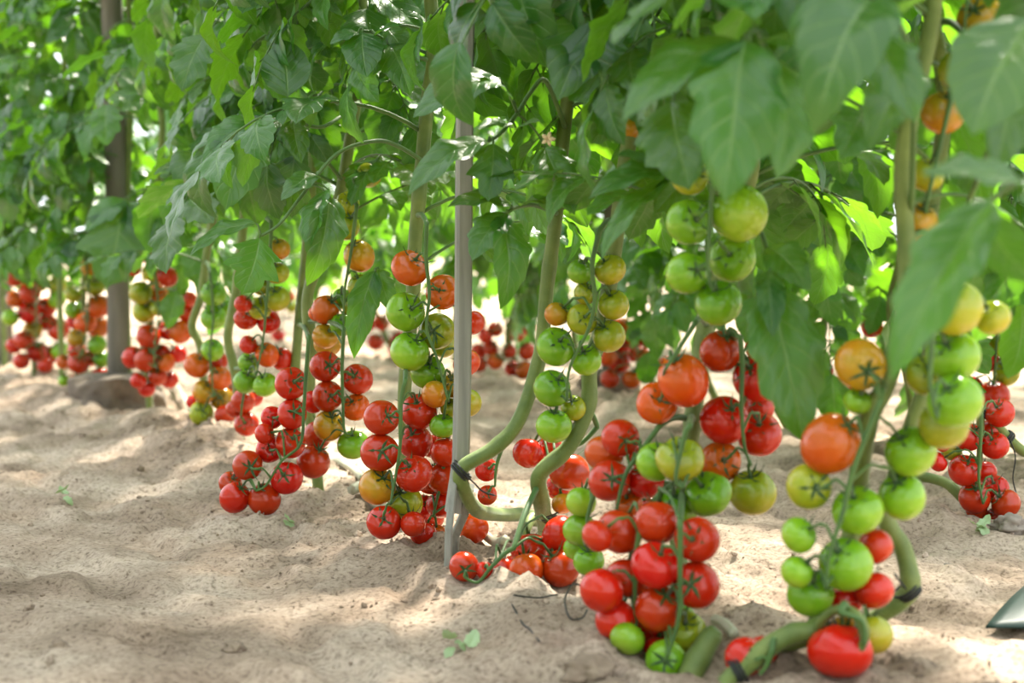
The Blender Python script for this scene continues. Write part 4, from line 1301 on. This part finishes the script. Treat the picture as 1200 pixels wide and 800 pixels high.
def stone(px, py, s, label, mat=M_STONE, seed=1, flat=0.7, cat='stone', name='stone'):
    gx, gy = ground_pt(px, py)
    o = add(name, blob(name, None, s, s * 0.8, s * 0.6, mat, seed, 4, 0.45))
    o.location = (gx, gy, hz(gx, gy) + s * 0.3); tag(o, label, cat)


stone(1184, 622, 0.032, 'grey-brown stone beside the small glossy red fruit', M_STONE, 4)
stone(1110, 655, 0.008, 'tiny tan pebble alone on the raked sand', M_STONE, 9)
stone(690, 796, 0.03, 'rough brown soil clod at the foot of the long red truss', M_CLOD, 6, cat='soil clod', name='soil_clod')
stone(713, 802, 0.024, 'small brown soil clod touching the low green fruit', M_CLOD, 8, cat='soil clod', name='soil_clod')
stone(70, 758, 0.012, 'dark crumbly soil clod in a footprint on the open path', M_CLOD, 12, cat='soil clod', name='soil_clod')
stone(275, 750, 0.014, 'dark soil clod with a groove behind it on the open path', M_CLOD, 13, cat='soil clod', name='soil_clod')

# dark green plastic sheet, bent, half buried at the edge of the strip between the rows
gx0, gy0 = ground_pt(1155, 731); gx1, gy1 = ground_pt(1190, 684)
gz0 = hz(gx0, gy0)
V, Fc = [], []
nx_, ny_ = 16, 10
for layer in (0, 1):
    for i in range(nx_ + 1):
        for j in range(ny_ + 1):
            u = i / nx_; v = j / ny_
            x = (gx0 + 0.28 * u) + (gx1 - gx0) * v * (1 - 0.4 * u)
            y = gy0 + (gy1 - gy0) * v * 0.75
            z = 0.012 + 0.020 * v + 0.004 * math.sin(math.pi * v) + 0.010 * math.exp(-((u - 0.18) / 0.1) ** 2) * math.sin(math.pi * v) - layer * 0.003
            V.append((x - gx0, y - gy0, z))
m_ = ny_ + 1; off = (nx_ + 1) * m_
for i in range(nx_):
    for j in range(ny_):
        a = i * m_ + j
        Fc.append((a, a + m_, a + m_ + 1, a + 1)); Fc.append((off + a, off + a + 1, off + a + m_ + 1, off + a + m_))
rim = [(i * m_, (i + 1) * m_) for i in range(nx_)] + [((i + 1) * m_ + ny_, i * m_ + ny_) for i in range(nx_)] + [(j + 1, j) for j in range(ny_)] + [(nx_ * m_ + j, nx_ * m_ + j + 1) for j in range(ny_)]
for a, b in rim: Fc.append((b, a, off + a, off + b))
pm = add('plastic_sheet', mesh_from('plastic_sheet', V, Fc, M_PLASTIC, True))
pm.location = (gx0, gy0, gz0)
tag(pm, 'dark green glossy plastic sheet corner lying on the sand', 'plastic sheet')

# loose crumbs of soil: uncountable
V, Fc = [], []
import bmesh
bm = bmesh.new(); bmesh.ops.create_icosphere(bm, subdivisions=1, radius=1)
iv = [v.co.copy() for v in bm.verts]; iff = [tuple(v.index for v in f.verts) for f in bm.faces]; bm.free()
rc = random.Random(5)
cr_xy = []
while len(cr_xy) < 18000:
    a = rc.uniform(-0.2, 6.5)
    m = rc.random()
    b = rc.gauss(-0.05, 0.2) if m < 0.55 else (rc.uniform(-1.1, 0.9) if m < 0.85 else rc.gauss(ROW_GAP, 0.25))
    cr_xy.append(row_xy(a, b))
cz = height(np.array([c[0] for c in cr_xy]), np.array([c[1] for c in cr_xy]))
for (x, y), z in zip(cr_xy, cz):
    s = min(0.010, 0.0011 * math.exp(rc.gauss(0.2, 0.62)))
    o = len(V)
    R = Matrix.Rotation(rc.uniform(0, 6), 3, Vector((rc.random(), rc.random(), rc.random() + .1)))
    sx, sy, sz = s * rc.uniform(.8, 1.5), s * rc.uniform(.7, 1.2), s * rc.uniform(.5, .9)
    for v in iv:
        w = R @ Vector((v.x * sx, v.y * sy, v.z * sz)) * rc.uniform(0.8, 1.2)
        V.append((x + w.x, y + w.y, z + w.z + s * 0.3))
    Fc += [tuple(o + i for i in f) for f in iff]
cr = add('soil_crumbs', mesh_from('soil_crumbs', V, Fc, M_SOIL, False))
tag(cr, 'loose crumbs of brown soil strewn over the sand', 'soil', None, 'stuff')

# small withered flower caught on the tied plant
fp = P(642, 163, 2.5)
mb = MB()
for k in range(5):
    a = k * 1.257
    d = Vector((math.cos(a), -0.5, math.sin(a))) * 0.011
    mb.tube([(Vector((0, 0, 0)), 0.0022), (d * 0.6 + Vector((0, -0.003, 0)), 0.0034), (d, 0.0008)], 6)
fl = add('flower', mb.mesh('flower', M_PETAL), p['p3b'])
fl.location = fp - p['p3b'].location
